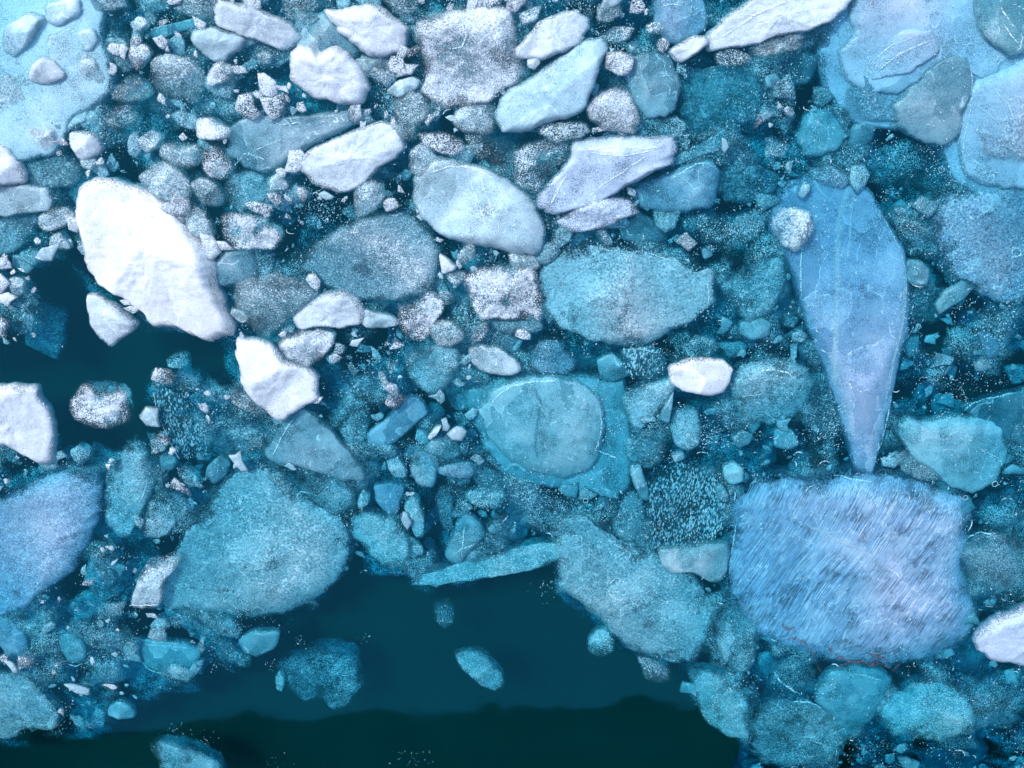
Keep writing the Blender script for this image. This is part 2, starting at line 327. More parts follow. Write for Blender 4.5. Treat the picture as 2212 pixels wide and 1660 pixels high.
# key, style, tint, level cm, rise cm, fullness, look, outline
ICE_ROWS = '''
shelfA|m|Z|-5|3|.85|pale cyan submerged ice shelf filling the top left corner|-60,-60 180,-60 215,20 210,80 235,150 230,200 190,225 150,250 140,290 100,330 60,335 -60,330
e00|m|X|-15|6|.9|wide pale blue ice shelf under the plates at the right edge|1800,-60 2300,-60 2300,440 2120,420 2060,380 2040,320 1960,280 1860,270 1800,200 1780,120 1800,40
e21|m|X|-7|6|.8|pale blue tilted ice plate|1850,120 1900,80 1960,60 2010,70 2020,110 1970,150 1900,170 1855,160
e22|s|X|-6|5|.9|bright lavender ice plate at the right edge|2120,260 2180,215 2260,200 2260,330 2190,350 2130,330
shB1|s|Z|-6|4|.85|cracked cyan ice plate|60,195 130,185 200,215 180,260 110,300 50,280
shB2|m|Z|-3|3|.85|pale aqua ice plate|100,85 160,60 205,115 200,170 150,190 120,150
shA1|m|Y|-1|4|.9|smooth pale ice lump|100,10 165,-5 168,32 130,55 100,45
shA2|m|Y|-1|6|.95|long pale ice lump|10,60 60,30 95,40 62,90 30,120 5,110
shA3|m|Y|-2|4|.8|smooth cyan ice plate|145,75 200,62 208,90 195,112 150,105
shA4|f|P|-1|4|.8|frosted grey ice fleck|180,115 205,130 225,170 215,180 185,165 170,150
shA5|s|Z|-4|4|.8|wrinkled cyan ice slab|-20,180 30,170 60,215 50,255 0,260 -20,245
a01|w|W|0|10|.85|pale triangular ice chunk|86,124 110,131 137,161 130,171 95,184 60,172 72,140
a02|f|P|-1|6|.75|rounded pale ice chunk|300,34 318,45 318,58 304,68 288,66 282,50
a03|f|W|0|8|.8|teardrop-shaped frosted ice chunk|283,93 300,92 318,103 325,118 312,140 295,155 285,140 278,115
a04|m|U|-3|4|.8|flat turquoise ice splinter|330,62 400,45 445,30 440,48 400,66 340,84 325,80
a05|f|G|-2|6|.6|dark grey rounded ice chunk|245,190 275,165 300,165 322,190 325,205 305,218 265,222 240,215
a06|w|W|0|13|.8|white grainy ice block near the top, left of the five-sided one|478,5 520,8 553,20 600,40 630,58 640,75 628,95 600,105 565,90 535,80 500,65 480,55 473,35
a07|w|P|-1|9|.7|cloudy white ice chunk|415,80 430,65 460,60 500,70 525,85 515,105 490,118 485,130 465,130 450,120 430,105
a08|f|W|0|8|.85|fuzzy white ice chunk|462,140 478,132 500,140 507,155 495,172 460,187 445,180 450,160
a09|f|W|0|9|.8|squarish frosted white ice chunk|423,258 460,256 480,268 498,280 499,300 470,304 430,300 424,280
a10|b|W|0|9|.75|round ice lump full of white bubbles|438,320 460,312 480,322 500,345 505,365 490,385 455,383 440,365 435,340
a11|m|S|-1|7|.6|smooth grey wedge of clear ice|560,252 600,256 650,250 700,245 755,242 770,255 740,280 690,305 650,330 610,360 580,378 555,365 520,350 500,335 500,300 510,275 530,262
a12|f|P|0|8|.75|frosted grey ice chunk|345,318 365,308 400,310 430,312 432,335 425,355 400,365 370,355 345,342
a13|f|G|0|10|.72|dark speckled grey ice boulder|300,385 325,362 355,352 380,362 405,385 415,410 408,432 385,440 350,432 318,412
a14|w|W|0|9|.85|smooth egg-shaped white ice chunk|152,290 175,286 200,290 218,318 212,330 185,345 168,338 155,315
a15|f|W|0|7|.8|pointed pale ice chunk|62,275 90,282 115,280 120,300 112,318 90,324 75,312
a16|w|N|2|18|1.0|brilliant white ice block cut by the left edge|-45,312 0,318 14,328 30,350 48,375 45,390 20,396 -45,405
a17|m|P|0|9|.75|smooth oval grey-white ice slab at the left edge|-40,410 20,398 60,402 95,415 106,435 100,455 60,460 15,465 -40,462
a18|f|P|0|8|.7|grey oval ice chunk|85,465 115,450 140,450 162,462 160,480 130,492 95,500 82,485
a19|f|P|-1|6|.65|small frosted ice chunk|112,510 130,502 145,520 150,538 120,540 106,530
a20|b|P|-1|7|.7|bubbly whitish ice chunk|230,245 255,225 290,228 300,255 290,275 250,280 228,265
a21|f|C|-1|6|.75|frosted bluish ice chunk|165,235 190,228 215,245 224,265 220,285 200,290 172,270
a22|b|C|-1|5|.6|small clear ice knob|142,270 158,260 172,270 172,285 150,290
a23|f|P|-1|6|.6|fuzzy grey ice chunk|300,300 330,282 350,295 345,318 320,330 305,322
a24|f|C|-1|6|.7|pale cyan ice fragment|225,390 260,382 278,396 265,412 225,412
a25|f|P|0|4|.75|small fuzzy white ice bit|172,345 205,340 212,352 195,368 180,362
a26|s|S|-6|4|.6|wrinkled dark ice slab|70,350 110,335 165,335 180,370 165,400 110,405 60,400 50,370
a27|f|S|-2|4|.6|dull blue ice chunk|75,250 110,240 135,255 135,280 110,290 80,275
a28|s|G|-3|6|.7|rough bubbly grey ice slab|330,130 370,115 410,125 435,150 440,200 420,220 380,215 340,200 325,170
a29|f|G|-2|6|.6|grey frosted ice piece at top edge|375,20 410,-15 470,-15 472,25 450,45 410,35
a30|s|T|-3|4|.7|crinkled teal ice piece at top edge|290,-15 360,-15 365,15 330,30 295,25
b01|w|M|3|29|1.1|huge bright white ice block|180,412 210,395 240,400 290,412 330,425 360,452 390,490 425,520 450,555 455,600 470,640 490,690 495,715 470,722 430,725 400,710 370,698 330,698 310,670 260,635 215,612 205,590 188,560 180,520 172,480 168,450
b02|w|W|0|11|.75|kite-shaped white ice chunk floating alone|190,650 210,642 252,667 293,697 287,710 260,730 238,747 215,725 192,695
b03|f|G|0|8|.7|smooth grey ice chunk|385,450 410,441 435,452 455,480 462,510 445,520 415,505 395,475
b04|b|W|0|9|.85|frothy white ice boulder|482,475 500,460 540,460 575,472 600,490 605,515 590,535 550,540 510,538 490,525 482,500
b05|m|S|-1|7|.7|smooth blue-grey ice lump|460,580 485,550 515,538 540,550 555,575 550,600 520,612 475,615 462,600
b06|f|P|0|4|.7|small pale ice chip|500,665 530,670 537,690 520,698 498,680
b07|f|P|0|8|.7|upright frosted grey ice chunk|766,415 775,400 800,392 825,395 830,425 810,455 785,470 770,470 765,440
b08|f|S|-1|12|.78|big grey-teal bubbly boulder with sun glints|743,485 778,473 830,462 865,458 900,478 938,515 948,560 945,600 928,630 880,648 840,655 780,645 735,630 680,612 647,575 662,540 705,515
b09|m|P|0|15|0.95|smooth pale boulder with parallel cracks|905,390 925,365 950,348 990,352 1040,368 1080,385 1130,420 1160,465 1170,500 1165,535 1140,550 1100,545 1060,530 1010,525 960,505 925,480 905,450 898,420
b10|f|G|-3|7|.6|dusky olive-grey ice slab|505,625 540,598 590,590 640,600 690,630 680,650 640,680 600,710 570,730 545,710 520,680
b11|w|W|0|11|.8|white wedge-shaped ice chunk|645,690 660,665 700,640 738,632 765,645 780,670 775,695 740,708 690,702 655,712
b12|m|P|-1|6|.6|thin grey tail of ice|782,672 810,675 845,685 855,700 830,708 795,708 780,695
b13|b|W|0|10|.8|bubbly white ice boulder|862,660 900,645 935,632 952,640 955,670 940,700 925,730 895,738 870,725 862,695
b14|f|G|0|8|.7|round speckled grey ice ball|930,705 955,692 980,695 1000,718 998,738 970,748 940,740 930,722
b15|f|W|0|10|.8|frosted white ice chunk|600,740 640,718 690,712 720,725 712,750 690,775 665,790 635,780 605,755
b16|w|N|2|15|1.0|angular smooth white ice block beside the left patch of open water|513,740 555,742 585,755 620,785 660,800 675,815 680,845 675,865 640,880 615,905 600,902 575,880 545,860 525,825 518,790
b17|f|C|0|8|.75|bubbly pale cyan ice chunk with glints|868,755 900,750 950,745 985,750 992,780 985,810 960,840 930,855 900,830 875,790
b18|w|W|2|7|1.0|tiny sharp white ice triangle|950,552 965,560 986,577 982,585 955,592
b19|f|P|0|4|.7|small fuzzy ice chip|965,592 990,585 1008,590 1000,610 985,620 968,605
b20|b|W|0|10|.85|frothy white ice mass|1005,600 1040,580 1090,575 1150,580 1165,610 1170,660 1165,690 1110,690 1040,690 1020,655 1010,625
b21|m|P|0|8|.7|striped whitish ice lump|1020,760 1040,747 1075,755 1110,780 1122,800 1100,812 1050,805 1025,785
b22|f|S|-4|5|.6|dim teal-grey ice piece|1055,694 1110,694 1165,694 1170,710 1130,725 1075,715
b23|f|P|0|6|.7|frosted ice nub|1100,548 1150,552 1168,575 1150,585 1105,575
c01|w|N|1|13|.9|five-sided white ice block|713,25 760,20 805,10 825,22 855,45 875,60 878,85 865,108 830,118 800,122 775,100 745,75 722,45
c02|w|N|2|15|1.0|gleaming white ice block with a bright glint|632,125 650,105 672,105 690,118 708,105 745,112 760,130 780,160 792,185 780,215 770,224 730,222 690,212 650,190 632,175
c03|m|S|-1|7|.75|translucent blue-grey ice slab|650,75 672,32 700,28 720,50 745,80 770,105 765,122 740,118 708,112 690,120 660,108 645,95
c04|f|W|0|15|.85|large squarish frosty ice block|902,48 950,30 1000,22 1060,15 1100,20 1112,60 1115,110 1135,150 1115,180 1080,195 1060,215 1010,225 970,235 935,220 915,195 925,160 910,110 898,80
c05|m|P|0|6|.7|curved pale ice flake|838,195 860,175 890,168 905,175 900,190 865,210 845,205
c06|f|G|-1|7|.65|stacked grey ice chunk|850,228 880,200 910,205 930,235 920,260 900,275 900,300 870,305 855,280 852,250
c07|f|P|-1|9|.65|grey ice block with one lit face|985,245 1010,228 1050,222 1070,228 1068,260 1065,285 1035,290 1005,285 980,265
c08|w|W|0|13|.8|long grainy white ice block|645,352 680,325 720,305 770,285 820,270 848,275 862,305 865,325 850,340 820,360 790,390 760,410 720,412 690,395 660,375
c09|b|W|0|7|.75|sparkling bubbly ice lump|905,290 940,285 975,290 998,305 1000,325 975,338 945,330 915,310
c10|f|P|-1|6|.6|grey frosted ice fragment|885,330 910,310 930,325 945,345 935,365 905,385 885,370
c11|f|P|0|4|.7|little rounded frosted ice chunk|582,385 600,375 620,395 618,410 585,412
c12|b|G|-3|7|.6|dark frothy ice patch|1005,295 1040,290 1090,300 1110,330 1105,370 1080,375 1045,355 1015,330
c13|f|C|-1|6|.7|bubbly bluish ice chunk|490,380 530,372 565,378 577,400 575,425 545,455 505,450 488,430
c14|f|G|-1|7|.6|grey mottled ice chunk|415,395 440,385 470,400 485,430 470,450 445,445 425,425
c15|b|G|-2|6|.6|bubbly grey ice at top edge|610,-15 680,-15 690,15 665,40 630,50 612,25
c16|b|G|-2|6|.6|speckled ice piece at top edge|820,-15 900,-15 905,15 870,40 840,20
c17|f|P|0|4|.6|little frosted ice pebble|553,115 575,108 590,120 580,138 558,135
c18|m|G|-2|4|.6|small dull grey ice bit|770,128 800,125 822,130 818,145 795,158 775,148
d01|w|W|0|13|.85|grainy white tapering ice block|1115,105 1140,85 1160,55 1200,35 1240,25 1262,40 1265,65 1250,90 1220,112 1180,125 1150,122 1120,118
d02|m|Y|2|13|1.0|pale cyan smooth wedge of ice|1085,215 1110,190 1160,165 1210,125 1260,95 1300,83 1307,95 1300,125 1285,165 1270,205 1262,230 1230,252 1180,262 1130,280 1095,278 1085,262
d03|w|W|0|4|.8|tiny white ice crumb|1140,125 1160,122 1167,135 1155,150 1140,145
d04|f|W|-1|10|.75|frosted whitish ice boulder|1270,235 1295,205 1325,190 1360,200 1375,240 1380,265 1372,290 1340,285 1300,275 1275,258
d05|m|S|-3|8|.65|rounded square teal-grey ice block|1352,140 1365,125 1400,120 1440,120 1455,145 1465,180 1460,220 1440,245 1405,248 1380,235 1365,200 1355,165
d06|w|W|0|9|.85|white sausage-shaped ice chunk|1450,110 1470,95 1500,78 1525,80 1530,95 1510,110 1480,130 1460,132
d07|m|L|-1|8|.75|clear lavender top-edge ice block|1415,0 1440,-20 1510,-20 1520,20 1525,60 1500,80 1470,90 1445,85 1425,65 1415,35
d08|b|P|0|6|.6|glinting clear ice knob|1395,55 1420,45 1440,60 1425,78 1400,72
d09|w|W|1|15|.95|big smooth white ice block cut by the top edge|1535,90 1550,65 1580,35 1620,10 1660,-30 1845,-30 1825,15 1790,45 1740,65 1680,75 1630,95 1580,100 1550,105
d10|f|P|0|9|.75|speckled grey-blue ice chunk|1625,103 1680,80 1735,68 1735,90 1730,108 1700,112 1665,125 1635,118
d11|s|T|-14|6|.7|murky teal sunken ice mass|1465,170 1500,150 1560,140 1620,145 1650,170 1655,220 1640,250 1590,270 1540,285 1500,290 1475,250
d12|m|X|1|15|.95|blue-white ridged ice block|1245,310 1330,300 1400,302 1440,300 1448,330 1445,355 1400,375 1350,400 1310,425 1280,440 1240,450 1200,460 1170,440 1170,420 1200,390 1235,350
d13|f|X|0|10|.9|frosted violet ice lobe|1225,465 1260,440 1310,425 1370,440 1380,460 1340,475 1290,495 1250,500 1220,488 1210,475
d14|m|B|-3|9|.7|rounded blue-teal ice block|1380,395 1430,380 1470,365 1510,345 1540,350 1550,380 1548,420 1535,445 1490,455 1430,458 1385,445 1370,420
d15|f|T|-5|6|.6|slanting teal ice plank|1450,345 1480,325 1530,300 1565,280 1575,295 1550,325 1510,338 1480,350 1455,358
d16|b|P|-1|8|.65|grey frothy ice chunk|1115,330 1150,308 1190,300 1230,310 1225,345 1190,380 1160,410 1130,410 1112,385
d17|b|P|-1|6|.7|bubbly grey ice rim|1160,265 1210,262 1260,265 1275,285 1250,300 1200,310 1170,290
d18|b|C|-3|5|.65|small bubbly blue ice lump|1425,260 1460,250 1482,270 1475,295 1450,305 1425,285
d19|b|P|-2|4|.6|dark bubbly ice pebble|1545,115 1580,105 1618,118 1622,135 1590,145 1550,140
d20|f|P|-1|4|.65|small frosted ice piece|1120,30 1150,15 1170,12 1160,45 1130,55
d21|f|G|-1|6|.65|furry grey ice piece at the top edge|1290,10 1340,-10 1345,30 1320,45 1290,45
d22|b|P|-1|4|.6|clear sparkling ice bit|1300,78 1330,55 1370,60 1360,85 1330,95 1305,88
d23|b|C|-4|4|.6|small clear bubble-filled ice bit|1655,310 1690,300 1710,315 1690,340 1660,335
d24|s|D|-14|6|.7|dark teal sunken ice mass|1555,370 1600,350 1640,360 1680,380 1670,420 1620,440 1570,435 1552,410
e01|m|X|-9|9|.9|violet-blue wrinkled ice shelf at the top right|1840,10 1870,-40 2130,-40 2112,10 2115,60 2140,100 2170,115 2160,150 2120,170 2105,160 2100,145 2060,125 2010,150 1980,175 1940,200 1880,195 1830,160 1820,110 1850,70
e02|m|S|-2|6|.65|steel-blue tongue of ice|1975,190 2010,155 2050,128 2085,135 2098,160 2095,210 2080,240 2070,290 2040,310 1990,300 1950,270 1935,230
e03|m|X|-11|10|.9|tall violet-blue ice mass at the right edge|2085,220 2100,190 2130,165 2170,145 2260,110 2260,400 2150,400 2090,370 2075,320 2072,270
e04|m|T|3|5|.6|dark teal ice slab in the top right corner|2114,-40 2260,-40 2260,100 2190,115 2162,103 2132,80 2116,40
e05|f|B|-4|7|.75|frosted blue curved ice piece|1825,210 1845,160 1875,150 1900,170 1895,220 1920,235 1960,240 1965,260 1900,260 1850,260 1822,245
e06|m|T|-10|7|.65|rounded teal ice pebble|1735,265 1760,235 1800,235 1825,255 1830,290 1800,325 1770,335 1740,330 1725,300
e07|m|D|-10|5|.6|dark teal lens of ice|1840,280 1860,262 1890,270 1885,300 1850,330 1835,315
e08|m|D|-12|5|.55|dark flat ice slab|1690,130 1720,115 1765,120 1760,150 1745,180 1700,185 1680,160
e09|m|C|-3|4|.6|little pale ice dome|1655,165 1675,160 1688,178 1675,192 1655,188
e10|f|B|-5|6|.6|dim blue frosted ice chunk|1755,365 1790,355 1820,370 1835,390 1820,405 1780,402 1757,385
e11|m|C|0|3|.9|tiny pale blue ice nub|1725,420 1735,400 1750,398 1750,412 1735,430
e12|b|T|-14|6|.55|large dark bubbly ice patch|1850,345 1900,320 1960,300 2020,310 2070,330 2080,370 2060,400 2000,410 1930,400 1880,385
e13|m|Q|-13|12|.85|long pointed blue ice shard|1700,425 1725,405 1760,398 1800,392 1850,400 1880,420 1910,470 1940,525 1955,570 1962,640 1955,720 1940,770 1925,830 1905,920 1890,980 1880,1012 1845,990 1825,920 1800,840 1775,770 1745,690 1715,590 1695,540 1672,500 1670,460
e14|s|Y|-5|9|.9|pale knobbly ice dome perched on the upper left of a blue spear|1668,480 1685,455 1715,450 1745,460 1758,490 1745,520 1720,540 1690,530 1672,508
e15|s|L|-2|12|0.9|broad rough blue ice slab at the right edge|2010,460 2050,425 2110,415 2260,405 2260,660 2150,650 2090,615 2050,590 2030,560 2020,510
e16|m|S|-5|6|.7|steel-blue ice cube|1962,565 1990,565 2008,585 2003,612 1980,618 1962,605
e17|b|C|-4|7|.6|crackled clear ice lump|1930,470 1955,465 1985,475 2010,500 2030,540 2000,560 1965,550 1940,515
e18|s|D|-14|6|.6|dark teal sunken ice slab|1965,630 2000,620 2050,625 2060,670 2010,700 1970,690
e19|m|B|-9|5|.55|small dim blue ice chunk|2115,720 2140,718 2160,745 2155,770 2130,775
e20|f|S|-5|3|.5|tiny blue-grey ice bit|1930,450 1950,445 1960,460 1940,466
f01|m|D|-6|6|.6|dark teal triangular ice wedge|1345,495 1378,462 1405,475 1425,500 1430,520 1380,525 1345,515
f02|b|C|-6|6|.55|crackled transparent ice sheet|1500,470 1540,462 1590,468 1640,448 1660,465 1650,500 1610,530 1560,540 1520,520
f03|s|Y|-10|13|0.95|large frothy blue ice block|1170,600 1200,555 1240,535 1290,530 1350,540 1400,545 1450,560 1500,590 1530,578 1540,610 1530,660 1490,690 1440,720 1400,740 1340,745 1280,735 1220,710 1190,680 1172,650
f06|f|T|-5|9|.75|rounded frosted teal ice boulder|1560,620 1590,590 1640,562 1680,552 1697,575 1698,600 1690,640 1660,680 1620,695 1590,680 1568,650
f07|m|N|3|10|1.0|smooth rounded white ice brick|1455,795 1480,785 1530,780 1555,785 1577,800 1570,825 1560,848 1520,852 1480,845 1458,830
f08|f|C|-1|8|.85|pale blue triangular ice chunk|1348,850 1380,835 1420,825 1460,812 1462,830 1440,870 1410,900 1385,925 1365,915 1355,880
f09|m|C|-2|5|.7|narrow pale blue ice sliver|1430,885 1455,845 1452,880 1445,915 1428,905
f10|f|C|-4|7|.75|frosted blue ice cube|1455,890 1480,885 1505,890 1515,920 1510,955 1490,970 1460,960 1450,925
f11|f|B|-4|7|.75|soft blue round ice chunk|1150,755 1165,735 1210,740 1235,770 1245,795 1215,808 1165,805 1150,785
f12|m|T|-5|6|.65|soft teal ice lump|1290,780 1320,765 1350,785 1360,810 1330,825 1300,815
f13|e|C|-3|5|.6|clear ice with standing rows of bubbles|1345,760 1390,750 1430,762 1440,800 1400,820 1360,815
f14|b|T|-4|6|.65|bubbly teal ice lump|1470,745 1500,725 1540,730 1555,755 1530,775 1490,775
f15|s|C|-3|10|.8|rounded pale teal ice boulder with pitted top|1580,830 1600,790 1650,775 1700,775 1740,790 1755,820 1745,870 1710,905 1670,920 1620,905 1590,870
f16|m|T|-8|4|.55|dim teal ice lump|1600,700 1640,688 1665,700 1660,725 1625,735 1600,720
f17|m|C|-5|3|.5|tiny blue ice pebble|1515,540 1535,535 1540,552 1522,560
f18|b|T|-6|4|.5|small speckled teal ice ball|1692,680 1715,672 1727,688 1715,710 1695,705
f19|f|C|-5|3|.6|small blue ice crumb|1710,720 1730,712 1745,725 1735,740 1712,738
g01|m|H|-7|9|.75|broad teal slab with a domed top|1010,850 1060,830 1110,815 1180,808 1250,818 1300,825 1345,830 1355,880 1355,950 1358,1010 1350,1060 1320,1075 1270,1060 1200,1050 1140,1040 1090,1020 1060,980 1040,930 1022,890
g02|m|H|-1|7|.7|smooth blue dome of ice outlined in white|1045,890 1070,848 1120,823 1190,818 1240,828 1280,850 1297,885 1299,930 1292,975 1270,1012 1220,1032 1130,1010 1080,970 1055,930
g03|f|T|-6|7|.7|frosted teal ice chunk|1350,955 1380,940 1420,940 1440,960 1435,990 1405,1008 1370,1005 1352,985
g04|e|C|-5|7|.62|dark clear ice block of upright bubbles|1400,1040 1440,1005 1490,1005 1545,1030 1565,1080 1560,1150 1530,1180 1460,1190 1405,1180 1395,1110
g05|f|T|-5|6|.68|finely speckled triangular ice chunk|1325,1120 1350,1080 1368,1062 1385,1085 1395,1130 1390,1165 1350,1170 1328,1150
g06|s|H|0|10|1.0|long rough teal slab above the dark water|1210,1130 1240,1115 1275,1120 1300,1150 1350,1170 1400,1190 1440,1210 1490,1240 1530,1290 1540,1330 1525,1370 1500,1425 1460,1428 1400,1415 1350,1395 1300,1340 1240,1290 1210,1260 1205,1200
g07|m|T|2|6|.75|bow-tie shaped teal ice piece|1435,1190 1470,1185 1520,1180 1570,1180 1570,1210 1560,1250 1535,1255 1500,1235 1450,1235 1435,1215
g08|f|U|-2|8|.9|narrow turquoise ice plank|900,1250 950,1235 1020,1210 1100,1185 1160,1175 1205,1175 1205,1205 1170,1225 1100,1240 1020,1255 940,1265 902,1263
g09|k|Q|-16|16|0.9|massive violet-blue ice block with brushed streaks|1590,1085 1640,1045 1700,1032 1780,1036 1860,1020 1930,1030 2010,1045 2075,1075 2095,1105 2090,1150 2080,1200 2085,1260 2105,1320 2095,1370 2040,1405 1950,1432 1870,1435 1790,1425 1720,1405 1640,1375 1590,1320 1572,1240 1580,1150
g10|s|T|-6|8|.75|rough teal ice lobe|1545,1350 1560,1310 1590,1310 1630,1340 1640,1390 1620,1440 1590,1450 1560,1420
g11|m|C|-2|9|.75|speckled pale blue ice boulder|1945,920 1965,905 2000,915 2060,905 2130,910 2165,930 2170,970 2165,1010 2145,1045 2105,1062 2060,1050 2020,1020 1975,985 1962,960
g12|m|D|-9|5|.7|dark glassy ice slab with a white upper edge|2085,885 2120,870 2190,850 2260,835 2260,970 2180,950 2130,910
g13|f|S|-6|8|.68|round dark speckled ice boulder|2080,1180 2110,1150 2150,1150 2200,1160 2240,1200 2225,1260 2170,1275 2110,1260 2080,1225
g14|w|X|0|11|.9|fluffy lavender-white ice block at the right edge|2120,1385 2130,1360 2170,1335 2260,1300 2260,1440 2190,1435 2150,1425 2122,1405
g15|m|T|-9|8|.75|smooth teal ice pebble with a curved white scratch|1770,1480 1800,1455 1850,1445 1900,1450 1925,1475 1910,1510 1880,1550 1850,1590 1815,1585 1790,1540 1768,1510
g16|f|U|-4|10|.85|bright turquoise speckled ice boulder|1905,1535 1925,1505 1980,1480 2030,1475 2060,1490 2095,1520 2108,1555 2095,1580 2040,1595 1980,1595 1930,1585 1910,1560
g17|f|U|-2|10|.92|bright turquoise oval ice chunk|1495,1460 1510,1445 1545,1445 1590,1465 1610,1500 1617,1550 1615,1590 1590,1595 1545,1575 1520,1550 1508,1510
g18|s|T|-10|6|.65|mottled teal ice slab at the bottom edge|1620,1540 1660,1510 1720,1505 1770,1525 1810,1560 1820,1600 1790,1640 1720,1655 1650,1650 1625,1610
g19|b|T|-9|5|.55|clear ice lump with white veins|1670,1430 1720,1420 1760,1450 1755,1490 1700,1495 1670,1470
g20|m|T|-8|5|.55|dim teal ice piece|1675,930 1710,930 1725,960 1700,972 1675,965
g21|f|S|-5|5|.6|dark blue frosted ice piece|1935,985 1960,975 2010,1010 2040,1035 2000,1040 1950,1020
g22|m|U|-3|5|.7|pale teal ice pebble|1565,1010 1585,1002 1605,1015 1605,1040 1580,1045 1565,1030
g23|m|C|-3|3|.7|tiny pale blue ice chip|1450,985 1475,978 1480,990 1460,1000
g24|m|T|-4|4|.65|small teal ice chip|1545,1055 1560,1045 1573,1070 1570,1085 1550,1080
g25|m|T|-5|4|.6|soft teal ice pebble|1580,945 1600,930 1625,940 1620,960 1595,968
g26|m|T|-4|5|.55|narrow teal ice strip|1362,1010 1385,1010 1398,1050 1400,1080 1385,1075 1368,1045
h01|w|N|2|17|1.0|smooth white ice block jutting in from the left edge|-45,850 0,845 30,843 72,843 80,865 95,890 108,920 107,965 105,1000 80,995 30,965 -45,940
h02|b|W|0|10|.85|round cluster-bubbled white ice ball floating alone|155,860 175,838 215,832 260,838 272,860 278,890 270,915 235,925 190,920 160,905 152,885
h03|f|V|-18|14|0.95|large lavender frosted ice mass at the left edge|-60,1110 10,1070 70,1040 130,1020 190,1010 215,1040 222,1080 210,1130 190,1180 160,1230 120,1260 60,1310 -60,1360
h04|f|C|-2|9|.85|tall pale teal ice chunk|232,1020 255,1000 275,965 310,965 335,1000 340,1040 320,1080 300,1120 275,1160 255,1160 232,1130 228,1070
h05|b|C|-3|7|.72|bubbly teal-grey ice chunk|305,1140 320,1090 345,1060 385,1065 400,1090 380,1130 360,1155 315,1160
h06|b|C|-2|5|.75|small bubbly ice ball|150,975 170,962 195,972 198,985 180,1005 160,995
h07|e|C|-4|5|.62|transparent ice strip with trails of bubbles|332,840 350,832 390,860 430,910 450,960 440,985 400,990 375,975 355,920 338,880
h08|b|T|-3|6|.68|dark speckled ice chunk|460,965 490,925 530,900 570,905 590,930 580,960 550,985 510,990 475,985
h09|b|G|-2|6|.65|dark bubbly ice chunk|498,845 520,832 545,850 570,870 575,895 550,895 515,880 500,870
h10|m|S|-4|8|.7|dark steel-teal wedge of ice|575,985 600,940 625,905 650,890 680,900 710,930 745,970 775,1010 780,1030 740,1035 690,1020 630,1005 590,1000
h11|s|H|1|13|1.0|big rough teal-blue ice block|330,1300 345,1240 385,1200 405,1150 440,1125 460,1090 490,1040 530,1018 580,1015 620,1015 640,1060 680,1090 730,1120 755,1160 750,1210 720,1260 680,1290 620,1320 540,1335 470,1320 420,1320 380,1312
h12|s|Y|2|9|.95|bright crinkled white ice corner|283,1305 300,1250 320,1215 360,1210 388,1215 352,1260 347,1307 310,1309
h13|f|T|-5|6|.7|frosted teal ice slab|645,1055 680,1015 720,1035 765,1070 765,1080 735,1115 715,1110 670,1080
h14|f|U|-2|9|.86|turquoise speckled egg-shaped ice chunk|760,1120 785,1110 840,1110 870,1130 880,1165 880,1200 860,1230 830,1220 795,1195 765,1160
h15|f|U|-2|6|.86|leaf-shaped turquoise ice chunk|872,1090 890,1065 905,1080 915,1120 913,1160 895,1155 880,1125
h16|f|C|-3|8|.88|drop-shaped blue ice chunk|885,995 900,975 925,978 943,1000 940,1040 935,1055 905,1045 888,1020
h17|f|T|-4|6|.65|speckled dark ice chunk|925,960 950,938 985,950 992,980 970,995 940,985 925,975
h18|f|C|-4|5|.75|small pale teal ice chunk|835,995 860,988 875,1010 878,1030 850,1030 838,1012
h19|f|B|-4|6|.78|blue oblong ice chunk|948,1010 980,1000 1015,998 1025,1020 1015,1035 970,1030 948,1022
h20|b|T|-4|6|.7|dark finely bubbled ice chunk|1025,1010 1040,985 1075,1005 1095,1045 1085,1065 1045,1060 1025,1045
h21|m|B|-6|7|.7|soft blue-teal ice cloud|795,940 815,920 860,885 880,862 915,872 920,895 895,915 870,940 830,965 800,960
h22|b|T|-6|6|.65|bubbly teal ice patch|735,925 760,890 790,885 795,920 785,955 755,955 738,940
h23|m|T|-6|7|.75|arrowhead-shaped teal ice piece|965,1195 985,1140 1005,1113 1030,1130 1048,1155 1030,1175 1000,1210 985,1215 972,1205
h24|m|B|-9|5|.65|blurred blue sunken ice piece|808,1050 840,1045 870,1050 865,1080 855,1110 840,1110 815,1080
h25|b|T|-6|6|.6|dim bubbly ice strip|938,1070 960,1050 980,1075 975,1110 978,1140 960,1140 945,1110
h26|b|U|-3|5|.72|bright crackled ice lump|1005,1070 1040,1050 1090,1060 1095,1085 1070,1100 1020,1095
h27|w|P|1|4|1.0|tiny white ice sliver|925,945 940,925 953,922 945,938 930,950
h28|f|U|-4|4|.7|small bright teal ice chip|772,1080 785,1055 800,1070 795,1090 775,1098
h29|b|C|-4|5|.7|small bubbly teal ice chunk|385,1015 400,1003 430,1030 432,1050 410,1055 388,1035
h30|m|D|-8|5|.6|dark sunken ice lump|450,1010 475,985 495,1000 490,1030 465,1045 448,1030
h31|m|T|-6|4|.6|dim teal ice chip|345,985 365,975 382,995 375,1015 350,1015
i01|m|T|-9|7|.8|fish-shaped teal ice block|285,1395 310,1385 350,1388 400,1395 425,1410 420,1440 390,1455 340,1448 310,1430
i02|m|D|-8|3|.6|thin clear ice stick|402,1460 420,1430 440,1428 435,1445 412,1468
i03|f|U|-4|7|.88|small turquoise oval ice chunk|440,1325 460,1313 490,1325 510,1350 495,1368 460,1365 440,1345
i04|m|T|-6|6|.75|soft teal ice chunk|128,1380 150,1372 175,1385 188,1415 175,1430 150,1430 130,1400
i05|m|B|-6|6|.7|blue ice finger at the left edge|-40,1340 20,1340 45,1365 60,1400 50,1420 20,1420 0,1390 -40,1380
